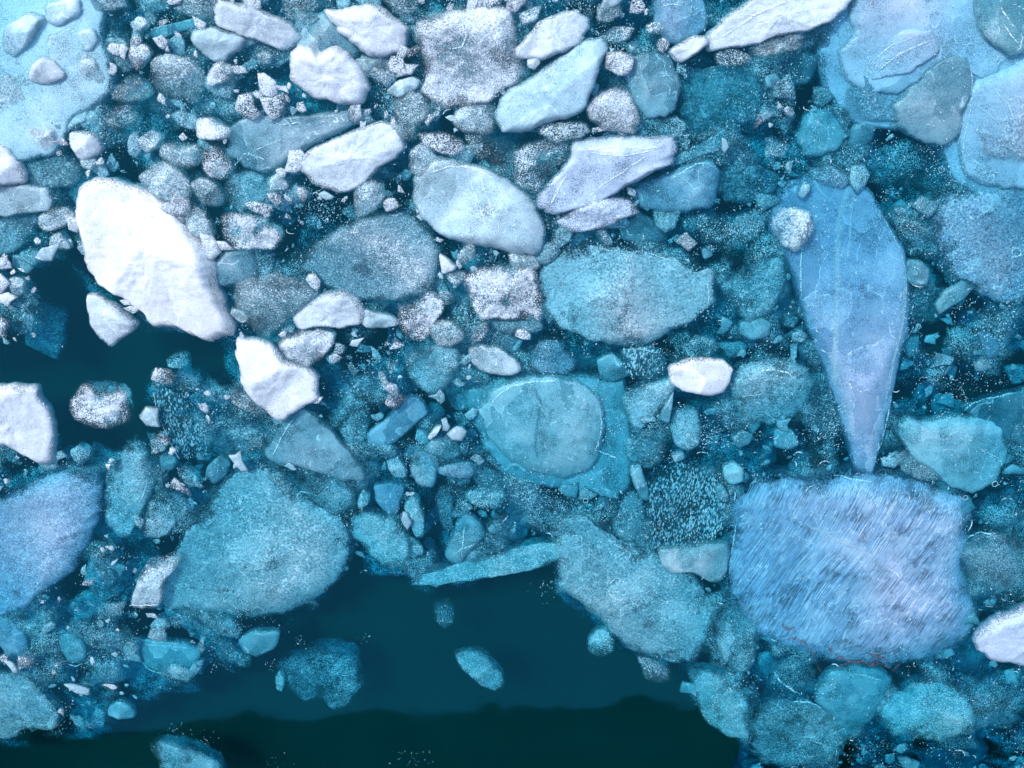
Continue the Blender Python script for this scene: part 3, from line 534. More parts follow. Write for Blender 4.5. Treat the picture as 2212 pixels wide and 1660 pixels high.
i06|s|C|-1|9|.8|rough whitish-teal ice mass in the bottom left corner|-50,1470 20,1450 60,1465 95,1500 125,1540 130,1565 100,1575 60,1570 30,1590 -50,1610
i07|m|T|-7|5|.7|hazy teal ice chunk|235,1530 260,1515 285,1530 290,1550 260,1555 235,1545
i08|f|C|-4|8|.9|teal ice oval cut by the bottom edge|330,1615 345,1603 385,1605 430,1620 465,1645 490,1690 365,1690 345,1645
i09|b|T|-13|6|.62|ghostly sunken cloud of speckled ice|600,1435 640,1415 690,1395 760,1400 775,1440 782,1480 760,1510 720,1535 690,1505 660,1515 640,1500 615,1475
i10|f|U|-5|4|.8|tiny turquoise ice bit|594,1465 605,1450 614,1470 610,1495 597,1490
i11|f|U|-4|7|.85|pill-shaped turquoise ice chunk alone in dark water|988,1415 1010,1410 1040,1412 1060,1430 1083,1455 1083,1480 1070,1490 1045,1485 1010,1455 990,1430
i12|b|U|-3|6|.85|round speckled turquoise ice ball|1268,1385 1285,1362 1310,1360 1328,1380 1327,1408 1300,1418 1275,1412
i13|b|S|-6|5|.6|dark knobbly ice piece|1375,1420 1410,1425 1445,1445 1450,1470 1420,1480 1395,1465
i14|b|T|-9|5|.5|faint clear ice lump with scattered bubbles|938,1305 960,1300 982,1315 980,1345 960,1360 942,1340
i15|m|T|-6|5|.7|teal ice flake|515,1385 545,1367 600,1365 595,1395 555,1420 530,1410
i16|f|C|-4|4|.75|small frosted ice triangle|325,1350 345,1330 370,1350 365,1358 330,1365
i17|b|T|-5|4|.65|clear bubbly ice bit|360,1335 385,1325 415,1335 410,1350 380,1360
i18|b|U|-5|4|.7|little round speckled ice ball|172,1465 190,1455 207,1465 205,1480 185,1488 172,1478
i19|b|C|-4|4|.55|glassy bubble of clear ice|25,690 45,652 60,660 75,690 70,715 45,725 30,710
i20|b|U|-3|4|.72|speckled turquoise ice pebble|360,775 380,760 405,765 408,785 390,797 365,795
i21|b|C|-3|4|.6|sparse bubbly ice scrap|370,805 400,800 425,812 432,830 410,850 380,840
i22|f|P|-2|6|.75|pale rounded ice pebble|18,605 35,597 55,608 52,630 35,648 20,640
i23|f|T|-3|5|.65|frosted teal ice scrap|42,545 70,535 95,545 100,560 75,575 50,565
i24|s|C|-2|5|.7|bubbly cyan ice patch at the left edge|-40,475 30,460 80,465 75,490 55,520 20,550 -40,560
'''
# white healed fractures and seams: key -> list of (width, dark?, points)
VEINS = {
    'b09': [(4, 0, '1005,352 1020,400 1040,450 1052,492'), (4, 0, '1035,368 1052,420 1072,470 1085,500'), (3, 0, '1065,385 1085,430 1105,470'), (5, 0, '930,372 970,358 1020,362 1070,385')],
    'a11': [(4, 0, '505,358 530,330 575,345'), (4, 0, '575,256 610,270 650,262'), (3, 0, '520,345 560,320 610,300')],
    'c04': [(7, 0, '950,60 975,45 1000,50 1010,75 1000,100 970,105'), (4, 0, '1030,60 1050,55 1058,70 1045,82')],
    'd07': [(4, 0, '1495,5 1490,30 1478,55'), (5, 0, '1425,15 1445,8 1470,12')],
    'd05': [(4, 0, '1425,165 1450,162'), (4, 0, '1432,180 1448,188 1445,205'), (3, 0, '1390,200 1410,190')],
    'd09': [(9, 0, '1600,52 1650,22 1700,0'), (5, 0, '1560,82 1590,60 1625,42')],
    'd12': [(5, 0, '1265,322 1330,312 1390,318 1428,312'), (6, 0, '1275,328 1340,333 1400,322'), (5, 0, '1400,330 1360,355 1310,390 1270,425'), (7, 0, '1225,375 1205,410 1190,440')],
    'd14': [(5, 0, '1445,385 1475,368 1505,350 1530,352 1545,365'), (4, 0, '1375,430 1385,440')],
    'd11': [(4, 0, '1520,165 1552,155'), (4, 0, '1540,195 1570,190'), (3, 0, '1600,175 1640,195'), (3, 0, '1475,225 1500,220')],
    'e01': [(9, 0, '1990,170 2020,145 2045,128 2065,122 2085,130 2098,148'), (6, 0, '2110,0 2115,40 2125,75 2150,100 2168,118 2155,140'), (5, 0, '2060,70 2062,92 2080,98 2105,92'), (4, 0, '1950,100 1955,90 1975,88')],
    'e03': [(6, 0, '2096,205 2090,250 2080,300 2078,340'), (5, 0, '2140,190 2175,230 2195,290 2190,340'), (12, 0, '2110,230 2150,260 2180,320'), (4, 0, '2195,205 2170,215'), (4, 0, '2130,370 2165,372')],
    'e21': [(5, 0, '1870,150 1920,100 1980,75'), (10, 0, '1900,150 1950,110 2000,90')],
    'e02': [(7, 0, '2097,150 2100,180 2096,205'), (3, 0, '2025,195 2032,208')],
    'e04': [(6, 0, '2160,15 2168,30 2178,45'), (5, 0, '2165,52 2178,75 2190,88 2202,100'), (4, 0, '2178,50 2190,60')],
    'e06': [(4, 0, '1748,245 1760,236 1782,230'), (7, 0, '1762,318 1772,308')],
    'e13': [(26, 0, '1835,405 1820,440 1812,480 1808,540 1806,620 1802,700 1797,760 1800,830'), (5, 0, '1905,465 1930,510 1948,555 1955,600 1953,650 1945,700 1935,740 1925,780 1915,840'), (6, 0, '1732,530 1728,580 1730,640'), (12, 0, '1843,430 1836,500 1828,560'), (20, 0, '1952,590 1950,650 1942,705 1930,750 1918,800 1908,860'), (5, 0, '1925,850 1915,900 1900,960')],
    'e14': [(7, 0, '1728,462 1738,485 1735,510'), (5, 0, '1680,468 1698,455 1720,454')],
    'e15': [(6, 0, '2170,540 2180,530 2200,535 2200,548 2175,552'), (4, 0, '2110,430 2130,440 2125,460')],
    'e16': [(4, 0, '1968,573 1985,580')],
    'f03': [(6, 0, '1525,605 1532,640 1528,660'), (14, 0, '1190,650 1205,610 1240,575 1280,560'), (4, 0, '1290,535 1340,545 1370,560'), (4, 0, '1400,545 1440,560 1470,575'), (5, 0, '1240,600 1280,570 1330,560')],
        'f13': [(3, 0, '1350,755 1385,752 1420,762')],
    'f07': [(4, 0, '1490,812 1500,808 1505,815'), (4, 0, '1540,825 1552,828')],
    'f15': [(7, 0, '1625,800 1660,790 1700,800 1715,815'), (4, 0, '1600,850 1640,846 1680,850')],
    'g02': [(9, 0, '1055,885 1070,858 1100,835 1150,822 1200,820'), (13, 0, '1215,822 1255,832 1282,855 1295,880'), (7, 0, '1295,880 1299,905 1297,940 1290,960 1285,972'), (6, 0, '1285,972 1300,978 1330,988 1335,995'), (11, 1, '1155,835 1168,870 1160,910 1155,960 1162,990')],
    'g06': [(6, 0, '1310,1262 1320,1282 1340,1290 1348,1275'), (4, 0, '1315,1255 1330,1240 1345,1245 1348,1265'), (5, 0, '1480,1325 1490,1312 1500,1325 1508,1318'), (4, 0, '1420,1310 1430,1298 1445,1300 1460,1312'), (5, 0, '1310,1160 1340,1180 1360,1190'), (3, 0, '1370,1300 1385,1275'), (3, 0, '1275,1180 1290,1210')],
    'g09': [(18, 0, '1740,1125 1775,1140 1810,1158 1850,1172 1880,1192'), (6, 0, '1800,1025 1840,1030 1885,1034'), (5, 0, '1905,1210 1925,1222 1938,1235'), (5, 0, '1940,1390 1965,1400'), (5, 0, '1575,1240 1580,1190 1590,1130')],
    'g11': [(6, 0, '2108,962 2135,980 2160,990 2166,1008'), (4, 0, '2030,970 2055,965 2070,985'), (4, 0, '1962,955 1965,975 1985,985')],
    'g12': [(6, 0, '2085,887 2100,872 2130,862 2165,856 2195,848'), ],
    'g13': [(4, 0, '2090,1162 2115,1150 2145,1152')],
    'g15': [(5, 0, '1838,1452 1870,1458 1905,1468'), (3, 0, '1852,1482 1862,1486')],
    'g18': [(6, 0, '1712,1512 1745,1512 1775,1528'), (4, 0, '1745,1590 1770,1600 1790,1612'), (4, 0, '1800,1580 1825,1570 1825,1582')],
    'g19': [(8, 0, '1672,1450 1685,1472 1710,1485 1730,1500')],
    'g16': [(4, 0, '1970,1525 1985,1520'), (4, 0, '2090,1545 2096,1560')],
    'h07': [(5, 0, '333,845 340,885 355,925 372,965 388,992')],
    'h10': [(7, 0, '588,985 605,950 622,920 636,902'), (4, 0, '745,1028 755,1018 758,1012'), (5, 0, '600,1003 640,1012 650,1016')],
    'h11': [(5, 0, '585,1240 572,1252 560,1248'), (4, 0, '500,1060 520,1070 530,1090'), (4, 0, '700,1075 650,1060 640,1075'), (3, 0, '470,1110 450,1135'), (4, 0, '520,1225 540,1240')],
    'h12': [(6, 0, '285,1303 310,1305 345,1304')],
    'h23': [(5, 0, '1003,1135 1000,1165 998,1200'), (4, 0, '975,1195 1000,1180 1025,1170')],
    'i01': [(4, 0, '315,1390 370,1394 410,1400'), (5, 0, '308,1432 325,1448 350,1452')],
    'i04': [(4, 0, '145,1432 165,1440 180,1430')],
    'i19': [(4, 0, '28,695 33,670 45,653'), (3, 0, '45,653 62,668 72,690')],
    'h04': [(4, 0, '300,1090 315,1060 322,1030')],
    'i11': [(4, 0, '990,1418 993,1430 1000,1438')],
    'a01': [], 'b01': [(6, 0, '310,468 335,464'), (5, 0, '355,690 375,686')],
}
LANDMARK = {'shelfA': 'the pale cyan shelf', 'b01': 'the huge white block', 'b08': 'the glinting bubbly boulder', 'b09': 'the parallel-cracked boulder', 'c04': 'the large squarish frosty block',
            'd02': 'the pale cyan wedge', 'd09': 'the white block at the top edge', 'd12': 'the blue-white ridged block', 'e01': 'the violet-blue shelf', 'e13': 'the long blue shard', 'e15': 'the broad rough blue slab',
            'f03': 'the large frothy blue block', 'g01': 'the domed teal slab', 'g06': 'the long rough teal slab', 'g08': 'the turquoise plank', 'g09': 'the brush-streaked block', 'h01': 'the white block jutting from the left edge',
            'h03': 'the lavender mass', 'h11': 'the big rough teal-blue block', 'c02': 'the gleaming white block', 'b16': 'the angular white block', 'a06': 'the grainy white top block', 'h02': 'the lone white bubbled ball', 'i11': 'the lone turquoise pill'}

def outline_of(txt):
    return np.array([[float(c) for c in p.split(',')] for p in txt.split()])
def chaikin(p, k=0.13, n=2):
    for _ in range(n):
        q = np.roll(p, -1, 0)
        p = np.stack([p * (1 - k) + q * k, p * k + q * (1 - k)], 1).reshape(-1, 2)
    return p
def resample(p, n):
    q = np.vstack([p, p[:1]])
    s = np.concatenate([[0], np.cumsum(np.hypot(*np.diff(q, axis=0).T))])
    t = np.linspace(0, s[-1], n, endpoint=False)
    return np.stack([np.interp(t, s, q[:, 0]), np.interp(t, s, q[:, 1])], 1), s[-1]
def area_centre(p):
    x, y = p[:, 0], p[:, 1]; x1, y1 = np.roll(x, -1), np.roll(y, -1)
    c = x * y1 - x1 * y; a = c.sum() / 2
    return abs(a), np.array([((x + x1) * c).sum() / (6 * a), ((y + y1) * c).sum() / (6 * a)])

PXM = 0.0049      # metres per grid step, about
KIND_NOUN = [('shelf', 'ice_shelf'), ('shard', 'ice_shard'), ('plank', 'ice_plank'), ('boulder', 'ice_boulder'), ('slab', 'ice_slab'), ('block', 'ice_block'), ('wedge', 'ice_wedge'), ('mass', 'ice_mass'),
             ('pebble', 'ice_pebble'), ('splinter', 'ice_splinter'), ('sliver', 'ice_sliver'), ('ball', 'ice_ball'), ('lump', 'ice_lump'), ('chip', 'ice_chip'), ('dome', 'ice_dome')]

def floe(key, style, tint, level, rise, full, pts, seed):
    """closed body of one floating ice piece: irregular crown, wet rim, drowned flanks and keel"""
    r = np.random.default_rng(seed)
    p = chaikin(pts)
    p, per = resample(p, 400)
    area, cen = area_centre(p)
    rad = math.sqrt(area / math.pi)
    n = int(np.clip(per / 5.5, 32, 190))
    p, per = resample(p, n)
    # nibble the outline
    d = p - cen
    nn = fbm(p[:, 0] * 0.03 + seed, p[:, 1] * 0.03, 5)
    p = cen + d * (1 + np.clip(nn * min(8.0 / rad, 0.14), -0.16, 0.16))[:, None]
    p = cen + (p - cen) * (1 + min(5.0 / rad, 0.12))
    K = int(np.clip(rad / 6, 5, 22))
    ts = np.linspace(0, 1, K + 1)[1:]
    if tint in 'TDUBLCH': level = level - rise - 2
    elif tint == 'S': level = level - rise * 0.6
    z0 = level * 0.01
    H = rise * 0.01
    thick = 0.10 + rad * PXM * 0.55
    rr = np.hypot(*(p - cen).T)
    # two to four broken faces
    nf = r.integers(2, 5); ang = r.uniform(0, 2 * math.pi, nf)
    slope = r.uniform(0.25, 0.9, nf); offs = r.uniform(0.45, 0.95, nf)
    V, rim = [], []
    ta, tm = r.uniform(0, 2 * math.pi), r.uniform(0.02, 0.09) * min(rad, 60) * PXM
    wid = float(np.clip(rad * {'w': .5, 'm': .25}.get(style, .7), 5, {'w': 24, 'm': 12, 'k': 60}.get(style, 36)))
    def crown(q, t):
        dd = (q - cen) / rad
        h = (1 - np.clip(t, 0, 1) ** 5.0)
        face = np.min([offs[i] - slope[i] * (dd[:, 0] * math.cos(ang[i]) + dd[:, 1] * math.sin(ang[i])) for i in range(nf)], 0)
        face = np.clip(face, 0.12, 1.0)
        ro = fbm(q[:, 0] / rad * 1.6 + seed, q[:, 1] / rad * 1.6 - seed, 4) * 0.20
        fi = fbm(q[:, 0] * 0.06 + seed, q[:, 1] * 0.06, 3) * {'s': .012, 'b': .02, 'f': .014, 'k': .01, 'w': .012}.get(style, .008)
        return z0 + H * np.minimum(h, face * 1.15) * (1 + ro) + fi * np.clip((1 - t) * 4, 0, 1) * (0.5 if style == 'm' else 1.0) + tm * (dd[:, 0] * math.cos(ta) + dd[:, 1] * math.sin(ta))
    top_px = []
    for t in ts:
        q = cen + (p - cen) * t
        q = q + np.stack([fbm(q[:, 0] * .02 + 5, q[:, 1] * .02, 2), fbm(q[:, 0] * .02 - 5, q[:, 1] * .02, 2)], 1) * 3.0 * (1 - t)
        z = crown(q, np.full(n, t))
        x, y = to_water(q[:, 0], q[:, 1], z0)
        V.append(np.stack([x, y, z], 1)); top_px.append(q)
        rim.append(np.clip((1 - t) * rr / wid, 0, 1))
    tl = tm * (((p - cen) / rad) @ np.array([math.cos(ta), math.sin(ta)]))
    # wet flank below the rim
    for t, dz, rv in ((1.035, 0.035, 0.0), (1.03, 0.35 * thick, 0.0), (0.86, 0.75 * thick, 0.25), (0.5, thick, 0.45)):
        q = cen + (p - cen) * t
        j = 1 + 0.25 * fbm(q[:, 0] * .03 + 11, q[:, 1] * .03 + seed, 3)
        x, y = to_water(q[:, 0], q[:, 1], z0)
        V.append(np.stack([x, y, z0 - dz * j + tl * t], 1)); rim.append(np.full(n, rv))
    cz = crown(cen[None] + 0.0, np.zeros(1))[0]
    cx_, cy_ = to_water(cen[0], cen[1], z0)
    verts = np.vstack([np.concatenate(V), [[cx_, cy_, cz]], [[cx_, cy_, z0 - thick]]])
    rimv = np.concatenate(rim + [[1.0], [0.5]])
    nr = len(V); f = []
    it, ib = nr * n, nr * n + 1
    idx = np.arange(n); nx = (idx + 1) % n
    # outline runs clockwise or anticlockwise: find out
    pa = V[nr - 5] if nr >= 5 else V[0]
    sgn = np.sum(pa[:, 0] * np.roll(pa[:, 1], -1) - np.roll(pa[:, 0], -1) * pa[:, 1])
    for i in range(n):
        j = (i + 1) % n
        f.append((it, i, j) if sgn > 0 else (it, j, i))
        b = (nr - 1) * n
        f.append((ib, b + j, b + i) if sgn > 0 else (ib, b + i, b + j))
    for k in range(nr - 1):
        for i in range(n):
            j = (i + 1) % n
            a, b, c, d_ = k * n + i, (k + 1) * n + i, (k + 1) * n + j, k * n + j
            f.append((a, b, c, d_) if sgn > 0 else (a, d_, c, b))
    org = np.array([cx_, cy_, z0])
    o = mesh_obj('ice', verts - org, f, ICE[style])
    root = o
    if VEINS.get(key):
        root = bpy.data.objects.new('ice', None); COL.objects.link(root); o.name = 'ice_body'; o.parent = root
    root.location = org
    at = o.data.attributes.new('rim', 'FLOAT', 'POINT'); at.data.foreach_set('value', rimv.astype(np.float32))
    o.color = (*TINT[tint], full)
    info = dict(cen=cen, rad=rad, z0=z0, org=org, top=np.concatenate(top_px + [cen[None]]), topz=np.concatenate([v[:, 2] for v in V[:K]] + [[cz]]), p=p)
    return root, info

def ribbon(parent, info, width, dark, pts, seed):
    q = outline_of(pts)
    s = np.concatenate([[0], np.cumsum(np.hypot(*np.diff(q, axis=0).T))])
    m = max(6, int(s[-1] / 3.5)); t = np.linspace(0, s[-1], m)
    q = np.stack([np.interp(t, s, q[:, 0]), np.interp(t, s, q[:, 1])], 1)
    for _ in range(2): q[1:-1] = (q[:-2] + 2 * q[1:-1] + q[2:]) / 4
    q = q + 2.2 * np.stack([fbm(t * .07 + seed, t * 0 + 1.5, 3), fbm(t * .07 + seed, t * 0 + 8.5, 3)], 1)
    tan = np.gradient(q, axis=0); tan /= np.hypot(*tan.T)[:, None] + 1e-6
    nor = np.stack([-tan[:, 1], tan[:, 0]], 1)
    w = width * 0.5 * (0.35 + 0.9 * np.clip(0.5 + fbm(t * .05 + seed * 3, t * 0, 3), 0, 1.2)) * np.clip(np.minimum(t, s[-1] - t) / 8 + 0.15, 0, 1)
    rows = []
    for a, lift in ((-1, 0.0), (-0.4, 0.004), (0.4, 0.004), (1, 0.0)):
        e = q + nor * (w * a)[:, None]
        d2 = ((e[:, None] - info['top'][None]) ** 2).sum(-1)
        kk = np.argsort(d2, 1)[:, :4]
        wt = 1 / (np.take_along_axis(d2, kk, 1) + 1.0)
        z = (info['topz'][kk] * wt).sum(1) / wt.sum(1) + 0.006 + lift
        z = np.convolve(np.pad(z, 2, mode='edge'), np.ones(5) / 5, 'valid')
        x, y = to_water(e[:, 0], e[:, 1], info['z0'])
        rows.append(np.stack([x, y, z], 1) - info['org'])
    v = np.stack(rows, 1).reshape(-1, 3)
    f = [(i * 4 + k, i * 4 + k + 1, i * 4 + k + 5, i * 4 + k + 4) for i in range(m - 1) for k in range(3)]
    o = mesh_obj('dark_seam' if dark else 'fracture_line', v, f, DVEIN if dark else (BAND if width > 8 else VEIN), parent)
    rv = np.tile(np.array([0.0, 1, 1, 0.0], np.float32), m)
    at = o.data.attributes.new('rim', 'FLOAT', 'POINT'); at.data.foreach_set('value', rv)
    return o

pieces = {}
for i, row in enumerate(l for l in ICE_ROWS.strip().splitlines()):
    key, style, tint, level, rise, full, look, pts = row.split('|')
    o, info = floe(key, style, tint, float(level), float(rise), float(full), outline_of(pts), 11 + i * 3)
    nm = 'ice_chunk'
    for w_, n_ in KIND_NOUN:
        if w_ in look.split(' cut ')[0]: nm = n_; break
    o.name = nm
    pieces[key] = (o, info, look)
    for j, (w_, dk_, vp) in enumerate(VEINS.get(key, [])):
        ribbon(o, info, w_ * 0.75, dk_, vp, i * 5 + j * 1.7)

def inside(px, py, poly):
    x, y = poly[:, 0], poly[:, 1]; x1, y1 = np.roll(x, -1), np.roll(y, -1)
    r = np.zeros(len(px), bool)
    for a, b, c, d in zip(x, y, x1, y1):
        if b == d: continue
        r ^= ((b > py) != (d > py)) & (px < (c - a) * (py - b) / (d - b) + a)
    return r
# labels: the look of the piece, then where it lies among the pieces one can find at once
def direction(a, b):
    d = a - b; g = math.degrees(math.atan2(-d[1], d[0])) % 360
    return ['right of', 'above and right of', 'above', 'above and left of', 'left of', 'below and left of', 'below', 'below and right of'][int((g + 22.5) // 45) % 8]
def edge_gap(i1, i2):
    a = i1['p'][::3]; b = i2['p'][::2]
    return float(np.sqrt(((a[:, None] - b[None]) ** 2).sum(-1)).min())
used = {}
for key, (o, info, look) in pieces.items():
    if key in LANDMARK:
        lab = look
    elif any(s in look for s in (' corner', 'alone', 'perched', 'left edge', 'right edge')):
        lab = look
    else:
        near = sorted((edge_gap(info, pieces[k][1]), k) for k in LANDMARK)[:3]
        k1, k2 = near[0][1], near[1][1]
        on = inside(info['cen'][None, 0], info['cen'][None, 1], pieces[k1][1]['p'])[0]
        lab = f"{look} {'lying on' if on else direction(info['cen'], pieces[k1][1]['cen'])} {LANDMARK[k1]}"
        if lab in used:
            lab = f"{look} between {LANDMARK[k1]} and {LANDMARK[k2]}"
    w_ = lab.split()
    if len(w_) > 16: print('LONG LABEL', lab)
    if lab in used: print('SAME LABEL', lab)
    used[lab] = key
    o['label'] = lab; o['category'] = 'ice'; o['kind'] = 'thing'; o['group'] = 'ice pieces floating in the water'

# ------------------------------------------------------------------ loose brash, bubbles and algae (uncountable)
OPEN = [outline_of(s) for s in (
    '60,575 110,548 165,535 185,590 215,625 310,690 400,722 500,732 508,770 515,830 480,850 440,830 330,800 325,940 290,955 225,1005 120,1010 112,900 85,840 -400,835 -400,760 20,745 70,735 90,690 80,640',
    '440,1480 520,1430 610,1350 760,1240 880,1240 900,1275 1205,1220 1215,1290 1290,1350 1380,1425 1490,1440 1500,1520 1540,1595 1640,1625 1660,2300 -600,2300 -600,1625 140,1595 240,1565 320,1500')]
def brash_mask(px, py):
    m = np.ones(len(px), bool)
    for o_ in OPEN: m &= ~inside(px, py, o_)
    return m
RU_MAT = {}
def fixed_tint(style, tint, full, nm):
    """the same ice for the loose crumbs: tint and fullness held in the material"""
    m = ICE[style].copy(); m.name = nm
    m.use_transparent_shadow = False
    nt = m.node_tree
    oi = [x for x in nt.nodes if x.type == 'OBJECT_INFO'][0]
    rgb = nt.nodes.new('ShaderNodeRGB'); rgb.outputs[0].default_value = (*TINT[tint], 1)
    val = nt.nodes.new('ShaderNodeValue'); val.outputs[0].default_value = full
    for l in list(nt.links):
        if l.from_socket == oi.outputs['Color']: nt.links.new(rgb.outputs[0], l.to_socket)
        elif l.from_socket == oi.outputs['Alpha']: nt.links.new(val.outputs[0], l.to_socket)
    return m
def crumbs(name, count, smin, smax, zmin, zmax, mats, seed, thr, clear, leemax=9.0):
    r = np.random.default_rng(seed)
    px = r.uniform(-420, 2630, count); py = r.uniform(-330, 2000, count)
    keep = brash_mask(px, py) & (fbm(px * .006 + seed, py * .006, 3) + r.normal(0, .22, count) > thr)
    keep &= np.clip((px - 250) / 2000 * 0.75 + (py + 100) / 1700 * 0.7 - 0.15, 0, 1) + r.normal(0, .08, count) < leemax
    px, py = px[keep], py[keep]; c = len(px)
    size = smin * (smax / smin) ** (r.random(c) ** 1.8)
    # none where a traced piece already floats
    free = np.ones(c, bool)
    for ob, inf, lk in pieces.values():
        m_ = (abs(px - inf['cen'][0]) < inf['rad'] * 3 + 60) & (abs(py - inf['cen'][1]) < inf['rad'] * 3 + 60)
        if not m_.any(): continue
        idx = np.nonzero(m_)[0]
        grow = 1.0 + np.clip(size[idx] * clear / inf['rad'], -0.3, 0.6)
        gx = inf['cen'][0] + (px[idx] - inf['cen'][0]) / grow; gy = inf['cen'][1] + (py[idx] - inf['cen'][1]) / grow
        free[idx[inside(gx, gy, inf['p'])]] = False
    px, py, size = px[free], py[free], size[free]; c = len(px)
    lee = np.clip((px - 250) / 2000 * 0.75 + (py + 100) / 1700 * 0.7 - 0.15, 0, 1)      # upper left lies higher and greyer
    z = zmax - (zmax - zmin) * r.random(c) * (0.25 + 0.75 * lee) - 0.05 * lee
    X, Y = to_water(px, py, 0.0)
    nside = 7
    th = np.linspace(0, 2 * math.pi, nside, endpoint=False)
    el = r.uniform(0.45, 1.0, c); ro = r.uniform(0, math.pi, c)
    rows = []
    rj = r.uniform(0.42, 1.35, (c, nside))
    for t, h in ((0.55, 0.8), (0.85, 0.62), (1.0, 0.0), (0.6, -0.8)):
        lx = np.cos(th)[None] * rj * t; ly = np.sin(th)[None] * rj * t * el[:, None]
        gx = lx * np.cos(ro)[:, None] - ly * np.sin(ro)[:, None]; gy = lx * np.sin(ro)[:, None] + ly * np.cos(ro)[:, None]
        hz = h * 0.42 * (1 + r.normal(0, .22, (c, nside))) * el[:, None]
        rows.append(np.stack([X[:, None] + gx * size[:, None] * PXM, Y[:, None] + gy * size[:, None] * PXM, z[:, None] + hz * size[:, None] * PXM], -1))
    V = np.stack(rows, 1)                       # c,4,nside,3
    capt = V[:, 0].mean(1, keepdims=True); capb = V[:, 3].mean(1, keepdims=True)
    V = np.concatenate([V.reshape(c, -1, 3), capt, capb], 1)
    per = nside * 4 + 2
    base = []
    for i in range(nside):
        j = (i + 1) % nside
        base.append((nside * 4, i, j)); base.append((nside * 4 + 1, nside * 3 + j, nside * 3 + i))
        for k in range(3):
            base.append((k * nside + i, (k + 1) * nside + i, (k + 1) * nside + j)); base.append((k * nside + i, (k + 1) * nside + j, k * nside + j))
    base = np.array(base)
    F = (base[None] + (np.arange(c) * per)[:, None, None]).reshape(-1, 3)
    me = bpy.data.meshes.new(name)
    me.vertices.add(c * per); me.vertices.foreach_set('co', V.astype(np.float32).ravel())
    me.loops.add(F.size); me.loops.foreach_set('vertex_index', F.astype(np.int32).ravel())
    me.polygons.add(len(F)); me.polygons.foreach_set('loop_start', (np.arange(len(F)) * 3).astype(np.int32))
    me.polygons.foreach_set('use_smooth', np.ones(len(F), bool))
    for m in mats: me.materials.append(m)
    me.polygons.foreach_set('material_index', np.repeat(np.clip((np.clip(lee + r.normal(0, .16, c), 0, .999) * len(mats)), 0, len(mats) - 1).astype(int), len(base)).astype(np.int32))
    me.update(); me.validate()
    at = me.attributes.new('rim', 'FLOAT', 'POINT')
    at.data.foreach_set('value', np.tile(np.concatenate([np.full(nside, .75), np.full(nside, .38), np.zeros(nside), np.full(nside, .1), [1.0], [.2]]).astype(np.float32), c))
    o = bpy.data.objects.new(name, me); COL.objects.link(o)
    return o, c
MF = [fixed_tint(a, b, c_, n_) for a, b, c_, n_ in (('f', 'P', .72, 'crumb_frost'), ('b', 'P', .7, 'crumb_bubbly'), ('f', 'G', .65, 'crumb_grey'), ('s', 'P', .75, 'crumb_rough'), ('b', 'C', .65, 'crumb_clear'), ('f', 'C', .68, 'crumb_cyan'), ('s', 'C', .7, 'crumb_blue'), ('m', 'T', .65, 'crumb_teal'))]
o, c = crumbs('brash_ice', 5600, 6, 46, -0.34, -0.05, MF, 21, -0.45, -0.1)
tag(o, kind='stuff', label='loose crushed brash ice drifting between the larger pieces', category='brash ice')
print('crumbs', c)
o, c2 = crumbs('sunken_brash_ice', 1300, 24, 110, -0.75, -0.35, [MF[2], MF[3], MF[5], MF[7], fixed_tint('m', 'D', .6, 'crumb_dark')], 22, -0.30, -0.35)
tag(o, kind='stuff', label='dim sunken brash ice lying deep under the floating pieces', category='brash ice')
print('deep crumbs', c2)

